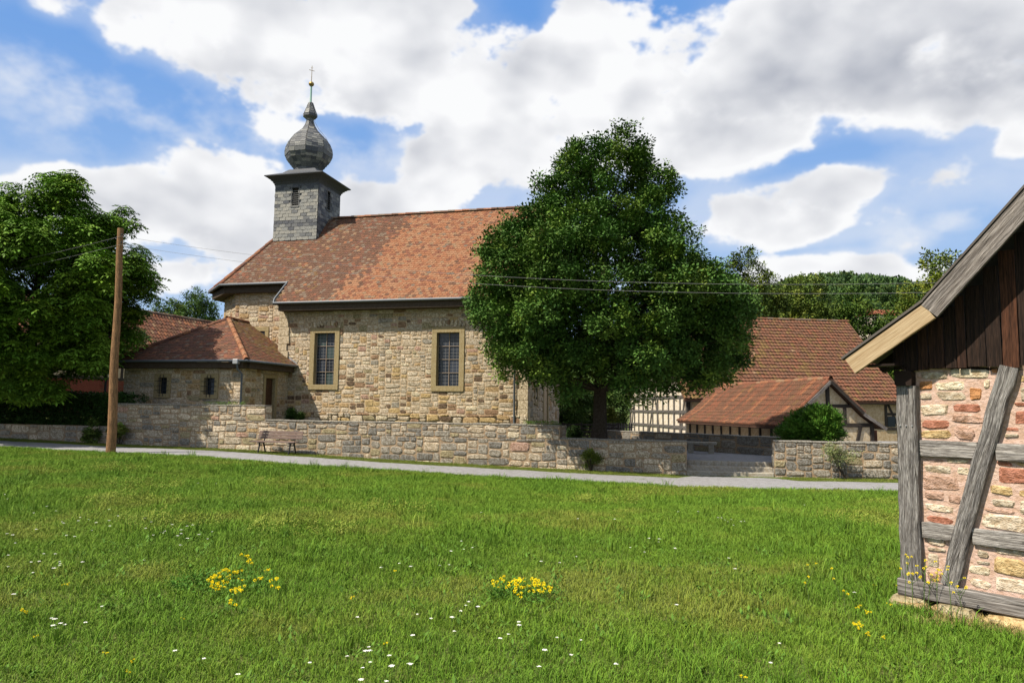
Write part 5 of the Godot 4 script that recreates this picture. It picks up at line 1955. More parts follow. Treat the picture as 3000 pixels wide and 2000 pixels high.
func make_brick_house() -> void:
	# ridge runs away to the right; the long side faces us
	var h := thing("brick_farmhouse", "brick and timber farmhouse with red pantile roof behind the walnut tree", "house", Vector3(-28.7, 0.6, -34.6), deg_to_rad(71.3))
	var world := h.transform
	var L := 19.6
	var st := begin()
	wall_mass(st, 0, L, -0.8, 2.5, -1.9, 1.9)
	part(h, "brick_wall", done(st), M.brick)
	st = begin()
	wall_mass(st, 0, L, 2.5, 4.75, -1.88, 1.88)
	prism(st, PackedVector2Array([Vector2(-1.88, 4.75), Vector2(1.88, 4.75), Vector2(0, 6.9)]), 0, 0.3, Transform3D(Basis(Vector3(0, 0, 1), Vector3.UP, Vector3(-1, 0, 0)), Vector3(L, 0, 0)))
	part(h, "plaster_wall", done(st), M.cream_plaster)
	var lines := [[0.0, 2.6, L, 2.6, 0.16], [0.0, 4.6, L, 4.6, 0.18]]
	for i in 17: lines.append([0.2 + i * 1.2, 2.6, 0.2 + i * 1.2, 4.6, 0.15])
	lines.append([0.0, 3.6, L, 3.6, 0.13])
	framing(h, face(Vector3.RIGHT, Vector3(0, 0, 1), Vector3(0, 0, 1.885)), lines, M.black_timber, 500)
	# bricks where the wall shows under the tree
	var bm := box_mesh(Vector3(0.235, 0.062, 0.03), 0.004)
	var rng := RandomNumberGenerator.new()
	rng.seed = 6
	var bricks := []
	for j in 33:
		for i in 40:
			bricks.append([bm, Transform3D(Basis(), Vector3(8.4 + i * 0.25 + (0.125 if j % 2 else 0.0), j * 0.075 - 0.02, 1.9 + rng.randf() * 0.006)), M[["brick", "tile_rust", "brick"][rng.randi() % 3]], rng.randf() + (5.0 if j > 18 else 0.0)])
	emit(h, "brick", "bricks", bricks, 150)
	var e0 := Vector3(-0.3, 4.62, 2.3)
	var e1 := Vector3(L + 0.3, 4.62, 2.3)
	var r0 := Vector3(-0.3, 7.23, 0)
	var r1 := Vector3(L + 0.3, 7.23, 0)
	st = begin()
	slab(st, [e0, e1, r1, r0], 0.1, Vector3.DOWN)
	slab(st, [Vector3(L + 0.3, 4.62, -2.3), Vector3(-0.3, 4.62, -2.3), r0, r1], 0.1, Vector3.DOWN)
	var roof := part(h, "roof", done(st), M.tile_umber)
	var tone := func(rg, x, y): return pick(rg, ["tile_rust", 4, "tile_brick", 2, "tile_umber", 3, "tile_buff", 1, "tile_plum", 1.5, "tile_orange", 0.8])
	var fr := slope_frame(e0, e1, r1)
	emit(roof, "tile", "pan_tiles", tiles(PackedVector2Array([in_frame(fr, e0), in_frame(fr, e1), in_frame(fr, r1), in_frame(fr, r0)]), fr, world, pan_tile(1.1), 0.27, 0.35, 0.07, tone, 101, false, 0.03), 250)
	emit(roof, "ridge_tile", "ridge_tiles", ridge_tiles(r0, r1, 0.14, 0.4, func(rg, x, y): return pick(rg, ["tile_grey", 3, "tile_umber", 2, "tile_buff", 1]), 102, world, half_round()), 60)

# ------------------------------------------------------------------ the barn at the right edge
func make_barn() -> void:
	var h := thing("timber_barn", "old barn at the right edge with grey oak timbers and pink-mortared rubble panels", "barn", Vector3(3.657, 0, -6.75), deg_to_rad(-50))
	var world := h.transform
	var W := 4.0
	# masonry panels between the timbers
	var st := begin()
	wall_mass(st, 0.06, W - 0.06, 0.09, 2.2, -0.2, 0.0)
	wall_mass(st, 0.0, 0.15, 0.09, 2.1, -4.2, -0.2)
	wall_mass(st, W - 0.15, W, 0.09, 2.1, -4.2, -0.2)
	wall_mass(st, 0.0, W, 0.09, 2.1, -4.35, -4.2)
	var infill := part(h, "infill", done(st), M.pink_mortar)
	var brace_x := func(y: float, off: float) -> float: return lerpf(0.40, 0.925, (y - 0.26) / 1.87) + off
	var tone := func(rng, x, y): return pick(rng, ["cream", 3, "pale", 2.4, "gold", 1.6, "red", 3.2, "orange", 1.4, "pink", 4.5, "ochre", 1, "rust", 1, "buff", 2])
	var blocked := func(x: float, y: float) -> bool:
		var yy := y + 0.25
		if x < 0.21 or absf(x - brace_x.call(yy, 0.0)) < 0.1: return true
		if (yy > 1.36 and yy < 1.49) or (yy > 0.63 and yy < 0.755): return true
		return absf(x - 1.55) < 0.11 or absf(x - 3.9) < 0.12
	var pieces := []
	var rects := masonry(W, 1.9, 0.066, 0.05, 121, 1.0, blocked)
	var keep := []
	var rng := RandomNumberGenerator.new()
	rng.seed = 99
	for r in rects:
		if rng.randf() < 0.97 or r.get_area() > 0.012:
			keep.append(r)
	pieces = stones(keep, face(Vector3.RIGHT, Vector3(0, 0, 1), Vector3(0, 0.25, -0.004)), world, 122, tone, 0.027, 0.016)
	emit(infill, "stone", "small_stones", pieces, 280)
	# timbers
	var z := 0.012
	beam(h, "corner_post", Vector3(0.09, 0.235, z), Vector3(0.112, 2.0, z), 0.175, 0.13, M.old_grey_wood, 601, Vector3(0, 0, 1), 0.005, 0.0, 12)
	beam(h, "sill_beam", Vector3(-0.02, 0.163, z + 0.02), Vector3(W + 0.05, 0.163, z + 0.02), 0.145, 0.12, M.sill_wood, 602, Vector3(0, 0, 1), 0.004, 0.0, 14)
	beam(h, "brace", Vector3(brace_x.call(0.24, 0), 0.24, z + 0.004), Vector3(brace_x.call(2.15, 0), 2.15, z + 0.004), 0.135, 0.1, M.old_grey_wood, 603, Vector3(0, 0, 1), 0.006, -0.012, 14)
	for q in [[0.695, 0.14], [1.43, 0.145]]:
		var bx: float = brace_x.call(q[0], 0.0)
		beam(h, "rail", Vector3(0.19, q[0], z - 0.012), Vector3(bx - 0.07, q[0], z - 0.012), q[1], 0.08, M.pale_grey_wood, 610 + int(q[0] * 10), Vector3(0, 0, 1), 0.003)
		beam(h, "rail", Vector3(bx + 0.07, q[0], z - 0.012), Vector3(1.47, q[0], z - 0.012), q[1], 0.08, M.pale_grey_wood, 620 + int(q[0] * 10), Vector3(0, 0, 1), 0.003)
		beam(h, "rail", Vector3(1.63, q[0], z - 0.012), Vector3(3.85, q[0], z - 0.012), q[1], 0.08, M.pale_grey_wood, 630 + int(q[0] * 10), Vector3(0, 0, 1), 0.003)
	beam(h, "post", Vector3(1.55, 0.24, z), Vector3(1.55, 2.15, z), 0.16, 0.11, M.old_grey_wood, 641, Vector3(0, 0, 1), 0.005)
	beam(h, "corner_post", Vector3(3.91, 0.24, z), Vector3(3.91, 2.0, z), 0.17, 0.13, M.old_grey_wood, 642, Vector3(0, 0, 1), 0.005)
	# wall plate ends and bolts
	beam(h, "wall_plate", Vector3(0.1, 2.07, -4.3), Vector3(0.1, 2.07, 0.1), 0.15, 0.14, M.dark_brown_wood, 643, Vector3.UP, 0.003)
	beam(h, "wall_plate", Vector3(3.9, 2.07, -4.3), Vector3(3.9, 2.07, 0.1), 0.15, 0.14, M.dark_brown_wood, 644, Vector3.UP, 0.003)
	beam(h, "tie_beam", Vector3(0.22, 2.17, -0.06), Vector3(3.8, 2.17, -0.06), 0.12, 0.12, M.dark_brown_wood, 645, Vector3(0, 0, 1), 0.003)
	for i in 3:
		part(h, "bolt", box_mesh(Vector3(0.012, 0.012, 0.02), 0.003), M.lead, Transform3D(Basis(), Vector3(0.055 + i * 0.052, 1.63, z + 0.068)))
	# foot block and plinth stones
	part(h, "foot_block", box_mesh(Vector3(0.15, 0.08, 0.14), 0.025, Vector3(0, 0, 0)), M.old_grey_wood, Transform3D(Basis(Vector3(0.2, 1, 0.1).normalized(), 0.1), Vector3(0.09, 0.05, 0.02)))
	var x := -0.1
	var pi := 0
	while x < W + 0.1:
		var w := rng.randf_range(0.2, 0.5)
		var t := Transform3D(Basis(Vector3.RIGHT, -PI / 2) * Basis.from_scale(Vector3(w - 0.012, 0.4 + rng.randf() * 0.05, 0.075)), Vector3(x + w / 2, 0.01, -0.03 + rng.randf() * 0.03))
		part(h, "plinth_stone", stone_kinds[pi % 18], M["stone_" + pick(rng, ["gold", 2, "tan", 2, "olive", 3, "buff", 3])], t)
		t = Transform3D(Basis(Vector3(0, 0, 1), 0.02) * Basis.from_scale(Vector3(w - 0.015, 0.13, 0.09)), Vector3(x + w / 2, 0.0, 0.1))
		part(h, "plinth_stone", stone_kinds[(pi + 5) % 18], M["stone_" + pick(rng, ["gold", 2, "olive", 2, "buff", 3, "tan", 3, "red", 0.6, "pink", 0.6])], t)
		x += w
		pi += 1
	# gable boards
	var verge := func(xx: float) -> float:       # lower edge of the verge above the wall
		var v := minf(xx, W - xx)
		return 2.12 + 0.66 * (v + 0.23) if v < 0.47 else 2.58 + 1.03 * (v - 0.47)
	x = 0.0
	var bi := 0
	while x < W:
		var w := minf(rng.randf_range(0.075, 0.15), W - x)
		var y1: float = minf(verge.call(x), verge.call(x + w)) + 0.14
		if w > 0.02 and y1 > 2.2:
			beam(h, "gable_board", Vector3(x + w / 2, 2.15 + rng.randf_range(-0.012, 0.012), 0.035 + rng.randf() * 0.01), Vector3(x + w / 2 + rng.randf_range(-0.004, 0.004), y1, 0.035), w - 0.008, 0.024, M[pick(rng, ["brown_wood", 3, "dark_brown_wood", 3, "red_brown_wood", 2])], 660 + bi, Vector3(0, 0, 1), 0.0015)
		x += w
		bi += 1
	# roof: two pitches each side, planks on top, verge boards in front
	var top := Vector2(2.0, 4.47)
	var zf := 0.3
	for s in [0, 1]:
		var mx := func(v: Vector2) -> Vector2: return v if s == 0 else Vector2(W - v.x, v.y)
		var p0: Vector2 = mx.call(Vector2(-0.36, 2.25))
		var p1: Vector2 = mx.call(Vector2(0.38, 2.735))
		var p2: Vector2 = mx.call(top)
		st = begin()
		slab(st, [Vector3(p0.x, p0.y, zf + 0.03), Vector3(p1.x, p1.y, zf + 0.03), Vector3(p1.x, p1.y, -4.6), Vector3(p0.x, p0.y, -4.6)], 0.025, Vector3.UP)
		part(h, "roof_boards", done(st), M.weathered_board)
		st = begin()
		slab(st, [Vector3(p1.x, p1.y + 0.005, zf + 0.03), Vector3(p2.x, p2.y, zf + 0.03), Vector3(p2.x, p2.y, -4.6), Vector3(p1.x, p1.y + 0.005, -4.6)], 0.025, Vector3.UP)
		part(h, "roof_boards", done(st), M.weathered_board)
		var q0: Vector2 = mx.call(Vector2(-0.285, 2.185))
		var q1: Vector2 = mx.call(Vector2(0.425, 2.65))
		var q2: Vector2 = mx.call(top + Vector2(0, -0.125))
		var d1 := (q1 - q0).normalized()
		beam(h, "verge_board", Vector3(q0.x, q0.y, zf), Vector3(q1.x, q1.y, zf), 0.165, 0.035, M.fresh_wood, 690 + s, Vector3(0, 0, 1), 0.001, 0.0, 4)
		beam(h, "verge_board", Vector3(q1.x, q1.y, zf + 0.002), Vector3(q2.x, q2.y, zf + 0.002), 0.17, 0.035, M.weathered_board, 693 + s, Vector3(0, 0, 1), 0.001, 0.0, 6)
		for zz in [-0.25, -1.1, -2.0, -2.9, -3.8]:
			beam(h, "rafter", Vector3(q0.x + d1.x * 0.06, q0.y - 0.0, zz), Vector3(q1.x, q1.y + 0.01, zz), 0.1, 0.09, M.dark_brown_wood, 700 + s * 10 - int(zz), Vector3(0, 0, 1), 0.002)
	st = begin()
	slab(st, [Vector3(-0.2, 2.2, zf - 0.03), Vector3(0.1, 2.2, zf - 0.03), Vector3(0.1, 2.2, 0.08), Vector3(-0.2, 2.2, 0.08)], 0.02, Vector3.DOWN)
	part(h, "soffit_board", done(st), M.dark_brown_wood)

# ------------------------------------------------------------------ smaller things
func make_furniture() -> void:
	var turn := -deg_to_rad(PSI)
	# park bench
	var p := yard(-0.1, 0, 0.62)
	var b := thing("park_bench", "wooden slatted park bench with black metal legs before the churchyard wall", "bench", Vector3(p.x, ground_y(p.x, p.z), p.z), turn)
	for i in 3:
		part(b, "seat_slat", box_mesh(Vector3(1.82, 0.035, 0.115), 0.008), M.slat_wood, Transform3D(Basis(Vector3.RIGHT, 0.03), Vector3(-0.09, 0.425 + i * 0.003, 0.2 - i * 0.13)))
	for i in 3:
		part(b, "back_slat", box_mesh(Vector3(1.8, 0.085, 0.03), 0.007), M.slat_wood, Transform3D(Basis(Vector3.RIGHT, -0.22), Vector3(0.02, 0.565 + i * 0.098, -0.165 - i * 0.024)))
	for sx in [-0.62, 0.62]:
		var st := begin()
		tube(st, [Vector3(sx, -0.03, 0.26), Vector3(sx, 0.36, 0.14)], [0.026, 0.03], 6)
		part(b, "front_leg", done(st), M.black_paint)
		st = begin()
		tube(st, [Vector3(sx, -0.03, -0.26), Vector3(sx, 0.36, -0.1)], [0.026, 0.03], 6)
		part(b, "rear_leg", done(st), M.black_paint)
		st = begin()
		box(st, Vector3(sx, 0.385, 0.06), Vector3(0.05, 0.04, 0.42), 0.008)
		tube(st, [Vector3(sx, 0.38, -0.12), Vector3(sx, 0.82, -0.24)], [0.022, 0.018], 6)
		part(b, "bracket", done(st), M.black_paint)
	# telegraph pole with its wires
	var base := Vector3(-13.25, ground_y(-13.25, -23.75), -23.75)
	var pole := thing("telegraph_pole", "tall brown wooden pole at the edge of the gravel path", "pole", base)
	var st := begin()
	var pts := []
	var rad := []
	for i in 10:
		pts.append(Vector3(-0.015 * i + 0.02 * sin(i * 1.3), i * 0.855 - 0.1, 0.0))
		rad.append(0.153 - i * 0.0064)
	tube(st, pts, rad, 14)
	var shaft := part(pole, "shaft", done(st), make_mat("pole_log", Color(0.42, 0.235, 0.11), 0.8, "wood", 1.2, "wood_h", 0.6))
	M.pole_log.uv1_scale = Vector3(4.0, 0.35, 4.0)
	for k in [7.3, 7.03]:
		part(pole, "insulator", box_mesh(Vector3(0.05, 0.07, 0.05), 0.015), M.iron, Transform3D(Basis(), Vector3(-0.02, k + 0.05, 0.13)))
	var top := base + Vector3(-0.02, 0, 0.15)
	for k in 2:
		var y0: float = [7.38, 7.1][k] - base.y
		var w := thing("overhead_wire", ["upper thin overhead wire crossing in front of church and oak", "lower thin overhead wire crossing in front of church and oak"][k], "wire", top)
		st = begin()
		var pp := []
		var rr := []
		for i in 41:
			var X := lerpf(0.0, 43.3, i / 40.0)
			var ax: float = X - 13.35
			pp.append(Vector3(X, y0 - 2.37 + 0.0039 * (ax - 11.3) * (ax - 11.3) + (0.0 if k == 0 else 0.035 * sin(X / 43.3 * PI)), 0.25 * X))
			rr.append(0.0048)
		tube(st, pp, rr, 4)
		part(w, "right_span", done(st), M.wire)
		st = begin()
		pp = []
		rr = []
		for i in 13:
			var t := i / 12.0
			pp.append(Vector3(-17.0 * t, y0 - 0.9 * t - 1.6 * t * (1 - t), -6.0 * t))
			rr.append(0.0048)
		tube(st, pp, rr, 4)
		part(w, "left_span", done(st), M.wire)
	# lantern on a bracket behind the pole
	var lamp := thing("street_lantern", "small hanging lantern with metal hood beside the walnut tree", "lantern", Vector3(-16.35, 0.9, -30.2))
	st = begin()
	tube(st, [Vector3(-0.9, -0.9, 0), Vector3(-0.9, 6.75, 0)], [0.05, 0.04], 8)
	tube(st, [Vector3(-0.9, 6.6, 0), Vector3(-0.1, 6.62, 0), Vector3(0, 6.55, 0)], [0.015, 0.015, 0.015], 6)
	part(lamp, "bracket", done(st), M.iron)
	st = begin()
	tube(st, [Vector3(0, 6.58, 0), Vector3(0, 6.5, 0), Vector3(0, 6.42, 0)], [0.03, 0.09, 0.24], 12)
	part(lamp, "hood", done(st), M.lead)
	st = begin()
	tube(st, [Vector3(0, 6.42, 0), Vector3(0, 6.25, 0), Vector3(0, 6.18, 0)], [0.085, 0.085, 0.05], 10)
	part(lamp, "globe", done(st), M.frosted)
	# plant labels on pegs
	for q in [[-12.6, 0.9, "small white plant label on a peg at the left end of the path"], [-7.35, 0.5, "small white plant label before the young shrub right of the pole"]]:
		var g := yard(q[0], 0, q[1])
		var l := thing("plant_label", q[2], "label", Vector3(g.x, ground_y(g.x, g.z), g.z), turn, "plant labels along the wall")
		part(l, "peg", box_mesh(Vector3(0.03, 0.3, 0.02), 0.003, Vector3(0, 0.15, 0)), M.white_metal)
		part(l, "plate", box_mesh(Vector3(0.1, 0.09, 0.012), 0.003), M.white_metal, Transform3D(Basis(Vector3.RIGHT, -0.4), Vector3(0, 0.33, 0.01)))
	# five-barred gate behind the churchyard
	var gt := thing("wooden_gate", "dark five-barred wooden gate between church and oak trunk", "gate", Vector3(2.35, 0.17, -33.0), deg_to_rad(4))
	for i in 5:
		beam(gt, "bar", Vector3(0, 0.2 + i * 0.165, 0), Vector3(2.7, 0.2 + i * 0.165, 0), 0.075, 0.03, M.black_timber, 720 + i, Vector3(0, 0, 1), 0.002)
	for xx in [0.05, 0.9, 1.8, 2.65]:
		beam(gt, "upright", Vector3(xx, 0.0, 0.03), Vector3(xx, 0.95, 0.03), 0.08, 0.04, M.black_timber, 730 + int(xx * 10), Vector3(0, 0, 1), 0.002)
	for q in [[0.1, 0.9, 1.35, 0.2], [1.35, 0.2, 2.6, 0.9]]:
		beam(gt, "brace", Vector3(q[0], q[1], 0.06), Vector3(q[2], q[3], 0.06), 0.07, 0.03, M.black_timber, 741, Vector3(0, 0, 1), 0.002)
	# a picket fence beyond the oak trunk
	var pf := thing("picket_fence", "weathered grey picket fence glimpsed right of the oak trunk", "fence", Vector3(4.5, 0.1, -36.5), deg_to_rad(3))
	for i in 14:
		beam(pf, "picket", Vector3(i * 0.13, 0.05, 0), Vector3(i * 0.13, 0.95, 0), 0.07, 0.02, M.grey_timber, 750 + i, Vector3(0, 0, 1), 0.002, 0.0, 3)
	for yy in [0.3, 0.75]:
		beam(pf, "rail", Vector3(-0.05, yy, -0.03), Vector3(1.8, yy, -0.03), 0.06, 0.03, M.grey_timber, 770 + int(yy * 10), Vector3(0, 0, 1), 0.002, 0.0, 3)

func make_plants() -> void:
	var oak_leaf := [spray(1, 20, 0.19, 0.11, 0.05, 0.8, 0.6), spray(2, 20, 0.19, 0.105, 0.0, 0.8, 0.62), spray(3, 18, 0.21, 0.115, 0.1, 0.7, 0.58)]
	var walnut_leaf := [feather_spray(4, 5, 0.34, 0.15), feather_spray(5, 6, 0.3, 0.14), feather_spray(6, 5, 0.38, 0.16)]
	var far_leaf := [spray(7, 24, 0.36, 0.2, 0.0, 0.8), spray(8, 24, 0.38, 0.19, 0.05, 0.8), spray(9, 22, 0.4, 0.21, 0.0, 0.7)]
	var small_leaf := [spray(10, 18, 0.13, 0.055, 0.0, 0.8, 0.55), spray(11, 18, 0.13, 0.06, 0.0, 0.8, 0.5)]
	var needle := [spray(12, 18, 0.12, 0.12, -0.5, 0.9, 0.3), spray(13, 18, 0.13, 0.13, -0.6, 0.9, 0.28)]
	var ivy := [spray(14, 16, 0.14, 0.09, 0.35, 0.7, 0.75), spray(15, 16, 0.15, 0.085, 0.35, 0.7, 0.75)]
	# the oak: outline in metres round its trunk
	var k := 83.2
	var prof := []
	for q in [[380, 1715, 1890], [425, 1650, 1935], [480, 1605, 1965], [530, 1575, 1985], [580, 1550, 1990], [620, 1500, 1990], [660, 1425, 2000], [700, 1400, 1990], [740, 1375, 2120], [800, 1375, 2165], [900, 1380, 2195], [980, 1395, 2190], [1040, 1430, 2165], [1085, 1470, 2130]]:
		prof.append([1.75 + (1198.0 - q[0]) / k - 0.12, (q[1] - 1772.0) / k, (q[2] - 1750.0) / k])
	tree("oak_tree", "large dense oak with dark green crown standing right of the church", Vector3(3.06, 0.12, -25.0), {"seed": 41, "profile": prof, "widest": 9.8, "boughs": 112, "bough": 0.98, "tuft": 0.36, "tufts": 17.0, "sprays": 13.0, "trunk": 0.28, "colour": Color(0.066, 0.146, 0.03), "meshes": oak_leaf, "hollow": 0.3, "deep": 0.85, "apart": 0.62, "yellow": 0.6, "lean": 0.25})
	# the walnut at the left
	prof = []
	k = 2080.0 / 28.4
	for q in [[472, 90, 150], [520, 60, 200], [560, 20, 250], [600, -60, 330], [640, -120, 345], [700, -170, 340], [730, -200, 425], [780, -210, 430], [830, -220, 385], [900, -230, 395], [980, -230, 360], [1050, -220, 300], [1110, -200, 200]]:
		prof.append([1.75 + (1182.0 - q[0]) / k - 0.85, (q[1] + 38.0) / k, (q[2] + 38.0) / k])
	tree("walnut_tree", "walnut tree with bright feathery drooping leaves at the left edge", Vector3(-21.0, 0.9, -31.0), {"seed": 52, "profile": prof, "widest": 9.6, "boughs": 74, "bough": 1.05, "spike": 1.45, "tuft": 0.36, "tufts": 15.0, "sprays": 8.0, "trunk": 0.28, "colour": Color(0.11, 0.225, 0.026), "meshes": walnut_leaf, "hollow": 0.3, "deep": 1.05, "forward": 2.6, "apart": 0.62, "yellow": 0.35})
	# trees behind
	var round_top := func(hh: float, w: float, bottom: float) -> Array:
		return [[hh, -0.12 * w, 0.1 * w], [hh * 0.94, -0.28 * w, 0.26 * w], [hh * 0.8, -0.44 * w, 0.42 * w], [hh * 0.6, -0.5 * w, 0.5 * w], [hh * 0.4, -0.48 * w, 0.5 * w], [bottom, -0.4 * w, 0.4 * w]]
	var far := [
		["distant_tree", "rounded tree rising behind the brick farmhouse roof, left part", -36.6, -75.0, 13.0, 5.8, Color(0.06, 0.125, 0.025), 61],
		["distant_tree", "rounded tree touching the choir wall, behind the brick farmhouse", -33.0, -74.0, 13.6, 6.0, Color(0.065, 0.13, 0.03), 62],
		["alder_tree", "tall olive green tree right behind the oak", 19.2, -58.0, 14.4, 7.5, Color(0.075, 0.125, 0.022), 63],
		["alder_tree", "pale green tree behind the farmhouse ridge with a thin airy top", 26.0, -63.0, 14.2, 8.5, Color(0.095, 0.155, 0.03), 64],
		["alder_tree", "dark tree behind the right half of the farmhouse ridge", 32.3, -66.0, 13.2, 7.0, Color(0.05, 0.105, 0.02), 65],
		["alder_tree", "rounded tree behind the right end of the farmhouse roof", 34.0, -61.0, 11.3, 6.6, Color(0.06, 0.115, 0.022), 66],
		["alder_tree", "bright green tree half hidden by the barn's roof edge", 30.6, -50.0, 12.6, 6.0, Color(0.11, 0.17, 0.03), 67],
		["alder_tree", "broad tree filling the gap behind the oak's right side", 14.0, -64.0, 10.5, 7.0, Color(0.06, 0.115, 0.022), 68],
		["alder_tree", "low tree behind the far end of the farmhouse gable", 22.5, -68.0, 11.0, 7.0, Color(0.07, 0.125, 0.025), 69],
	]
	for q in far:
		tree(q[0], q[1], Vector3(q[2], 0.0, q[3]), {"seed": q[7], "profile": round_top.call(q[4], q[5], 1.6), "widest": q[5], "boughs": 42, "bough": 1.25, "tuft": 0.5, "tufts": 15.0, "sprays": 5.0, "trunk": 0.22, "colour": q[6], "meshes": far_leaf, "hollow": 0.3, "apart": 0.6, "yellow": 0.5, "group": "trees behind the village"})
	# bushes seen through the gap beside the oak trunk
	var gaps := [["tall leafy bush behind the gate, beside the church end", 2.9, -38.5, 3.4, 3.6], ["leafy bush behind the gate, left of the oak trunk", 5.1, -40.5, 3.4, 3.4], ["narrow yellowish bush just right of the oak trunk before the white gable", 5.25, -38.0, 0.9, 1.9]]
	for i in gaps.size():
		var q: Array = gaps[i]
		shrub("leafy_bush", q[0], "bush", Vector3(q[1], 0.05, q[2]), Vector3(q[3], q[4], 2.2), 1300 if i < 2 else 300, Color(0.075, 0.14, 0.028) if i < 2 else Color(0.13, 0.17, 0.03), [oak_leaf[0], oak_leaf[1]], 81 + i, "round", "bushes behind the gate")
	# evergreen bush behind the right wall
	shrub("evergreen_bush", "dense bright green evergreen bush behind the garden wall", "bush", Vector3(10.25, 0.1, -24.3), Vector3(2.1, 1.75, 1.7), 2800, Color(0.06, 0.15, 0.018), needle, 91)
	# hedge along the left wall
	var hp := yard(-13.3, 0.78, -0.75)
	shrub("hedge", "dark clipped hedge along the top of the low left wall", "hedge", hp, Vector3(11.4, 1.28, 1.0), 4200, Color(0.035, 0.08, 0.018), ivy, 92, "box", "", -deg_to_rad(PSI))
	# clipped balls
	var bp := yard(-1.95, 0.95, -3.6)
	shrub("box_ball", "clipped box ball in the shadow against the church wall", "shrub", bp, Vector3(0.62, 0.62, 0.62), 420, Color(0.035, 0.075, 0.018), small_leaf, 93)
	shrub("box_ball", "clipped box ball in front of the wooden gate", "shrub", Vector3(2.62, 0.35, -30.0), Vector3(0.56, 0.6, 0.56), 380, Color(0.03, 0.065, 0.016), small_leaf, 94)
	# little shrubs against the wall
	var ws := [
		["wall_shrub", "young yellow-green shrub at the wall foot right of the pole", -7.2, 0.25, Vector3(0.75, 0.85, 0.5), 150, Color(0.13, 0.17, 0.035), ivy, 95],
		["wall_shrub", "thin leafy shrub at the wall foot left of the pole", -8.55, 0.3, Vector3(0.8, 1.0, 0.5), 110, Color(0.1, 0.16, 0.035), ivy, 96],
		["wall_shrub", "small bright shrub at the wall foot left of the steps", 11.25, 0.2, Vector3(0.55, 0.62, 0.4), 120, Color(0.12, 0.17, 0.03), small_leaf, 97],
	]
	for q in ws:
		var g := yard(q[2], 0, q[3])
		shrub(q[0], q[1], "shrub", Vector3(g.x, ground_y(g.x, g.z), g.z), q[4], q[5], q[6], q[7], q[8])
	# rose bush: bare leaning stems with a loose head
	var rp := yard(18.85, 0, 0.3)
	var rose := thing("rose_bush", "loose pale green rose bush with bare leaning stems before the right wall", "shrub", Vector3(rp.x, ground_y(rp.x, rp.z), rp.z), -deg_to_rad(PSI))
	var rng := RandomNumberGenerator.new()
	rng.seed = 98
	var spots := []
	for i in 6:
		var st := begin()
		var e := Vector3(rng.randf_range(-0.42, 0.5), rng.randf_range(0.75, 1.02), rng.randf_range(-0.05, 0.3))
		var m := Vector3(e.x * 0.35 - 0.05, e.y * 0.5, 0.08)
		tube(st, [Vector3(0.1, -0.03, 0.0), m, e], [0.014, 0.01, 0.005], 5)
		part(rose, "stem", done(st), M.bark)
		for j in 26:
			var t := rng.randf_range(0.5, 1.08)
			var p := m.lerp(e, t) + Vector3(rng.randfn() * 0.12, rng.randfn() * 0.09, rng.randfn() * 0.1)
			var c := rng.randf_range(0.8, 1.25)
			spots.append([Transform3D(Basis(Vector3.UP, rng.randf() * TAU).scaled(Vector3.ONE * rng.randf_range(0.5, 0.9)), p), Color(0.19 * c, 0.23 * c, 0.09 * c)])
	scatter(rose, "foliage", small_leaf[0], M.leaf, spots).set_meta("kind", "stuff")
	# ground cover spilling over wall tops
	for q in [["creeping_plant", "bright green creeping leaves on the wall top right of the church windows", 8.9, 10.05, 1.19, 70], ["creeping_plant", "bright green creeping leaves on the high wall before the annex", -3.9, -2.1, 1.73, 45]]:
		var c := yard((q[2] + q[3]) / 2, q[4], -0.2)
		var cp := thing(q[0], q[1], "plant", c, -deg_to_rad(PSI), "creepers on the wall top")
		spots = []
		for i in q[5]:
			spots.append([Transform3D(Basis(Vector3.UP, rng.randf() * TAU).scaled(Vector3.ONE * rng.randf_range(0.5, 0.8)), Vector3(rng.randf_range(-0.5, 0.5) * (q[3] - q[2]), rng.randf_range(0.02, 0.06), rng.randf_range(-0.2, 0.1))), Color(0.13, 0.25, 0.03) * rng.randf_range(0.8, 1.2)])
		scatter(cp, "foliage", small_leaf[1], M.leaf, spots).set_meta("kind", "stuff")

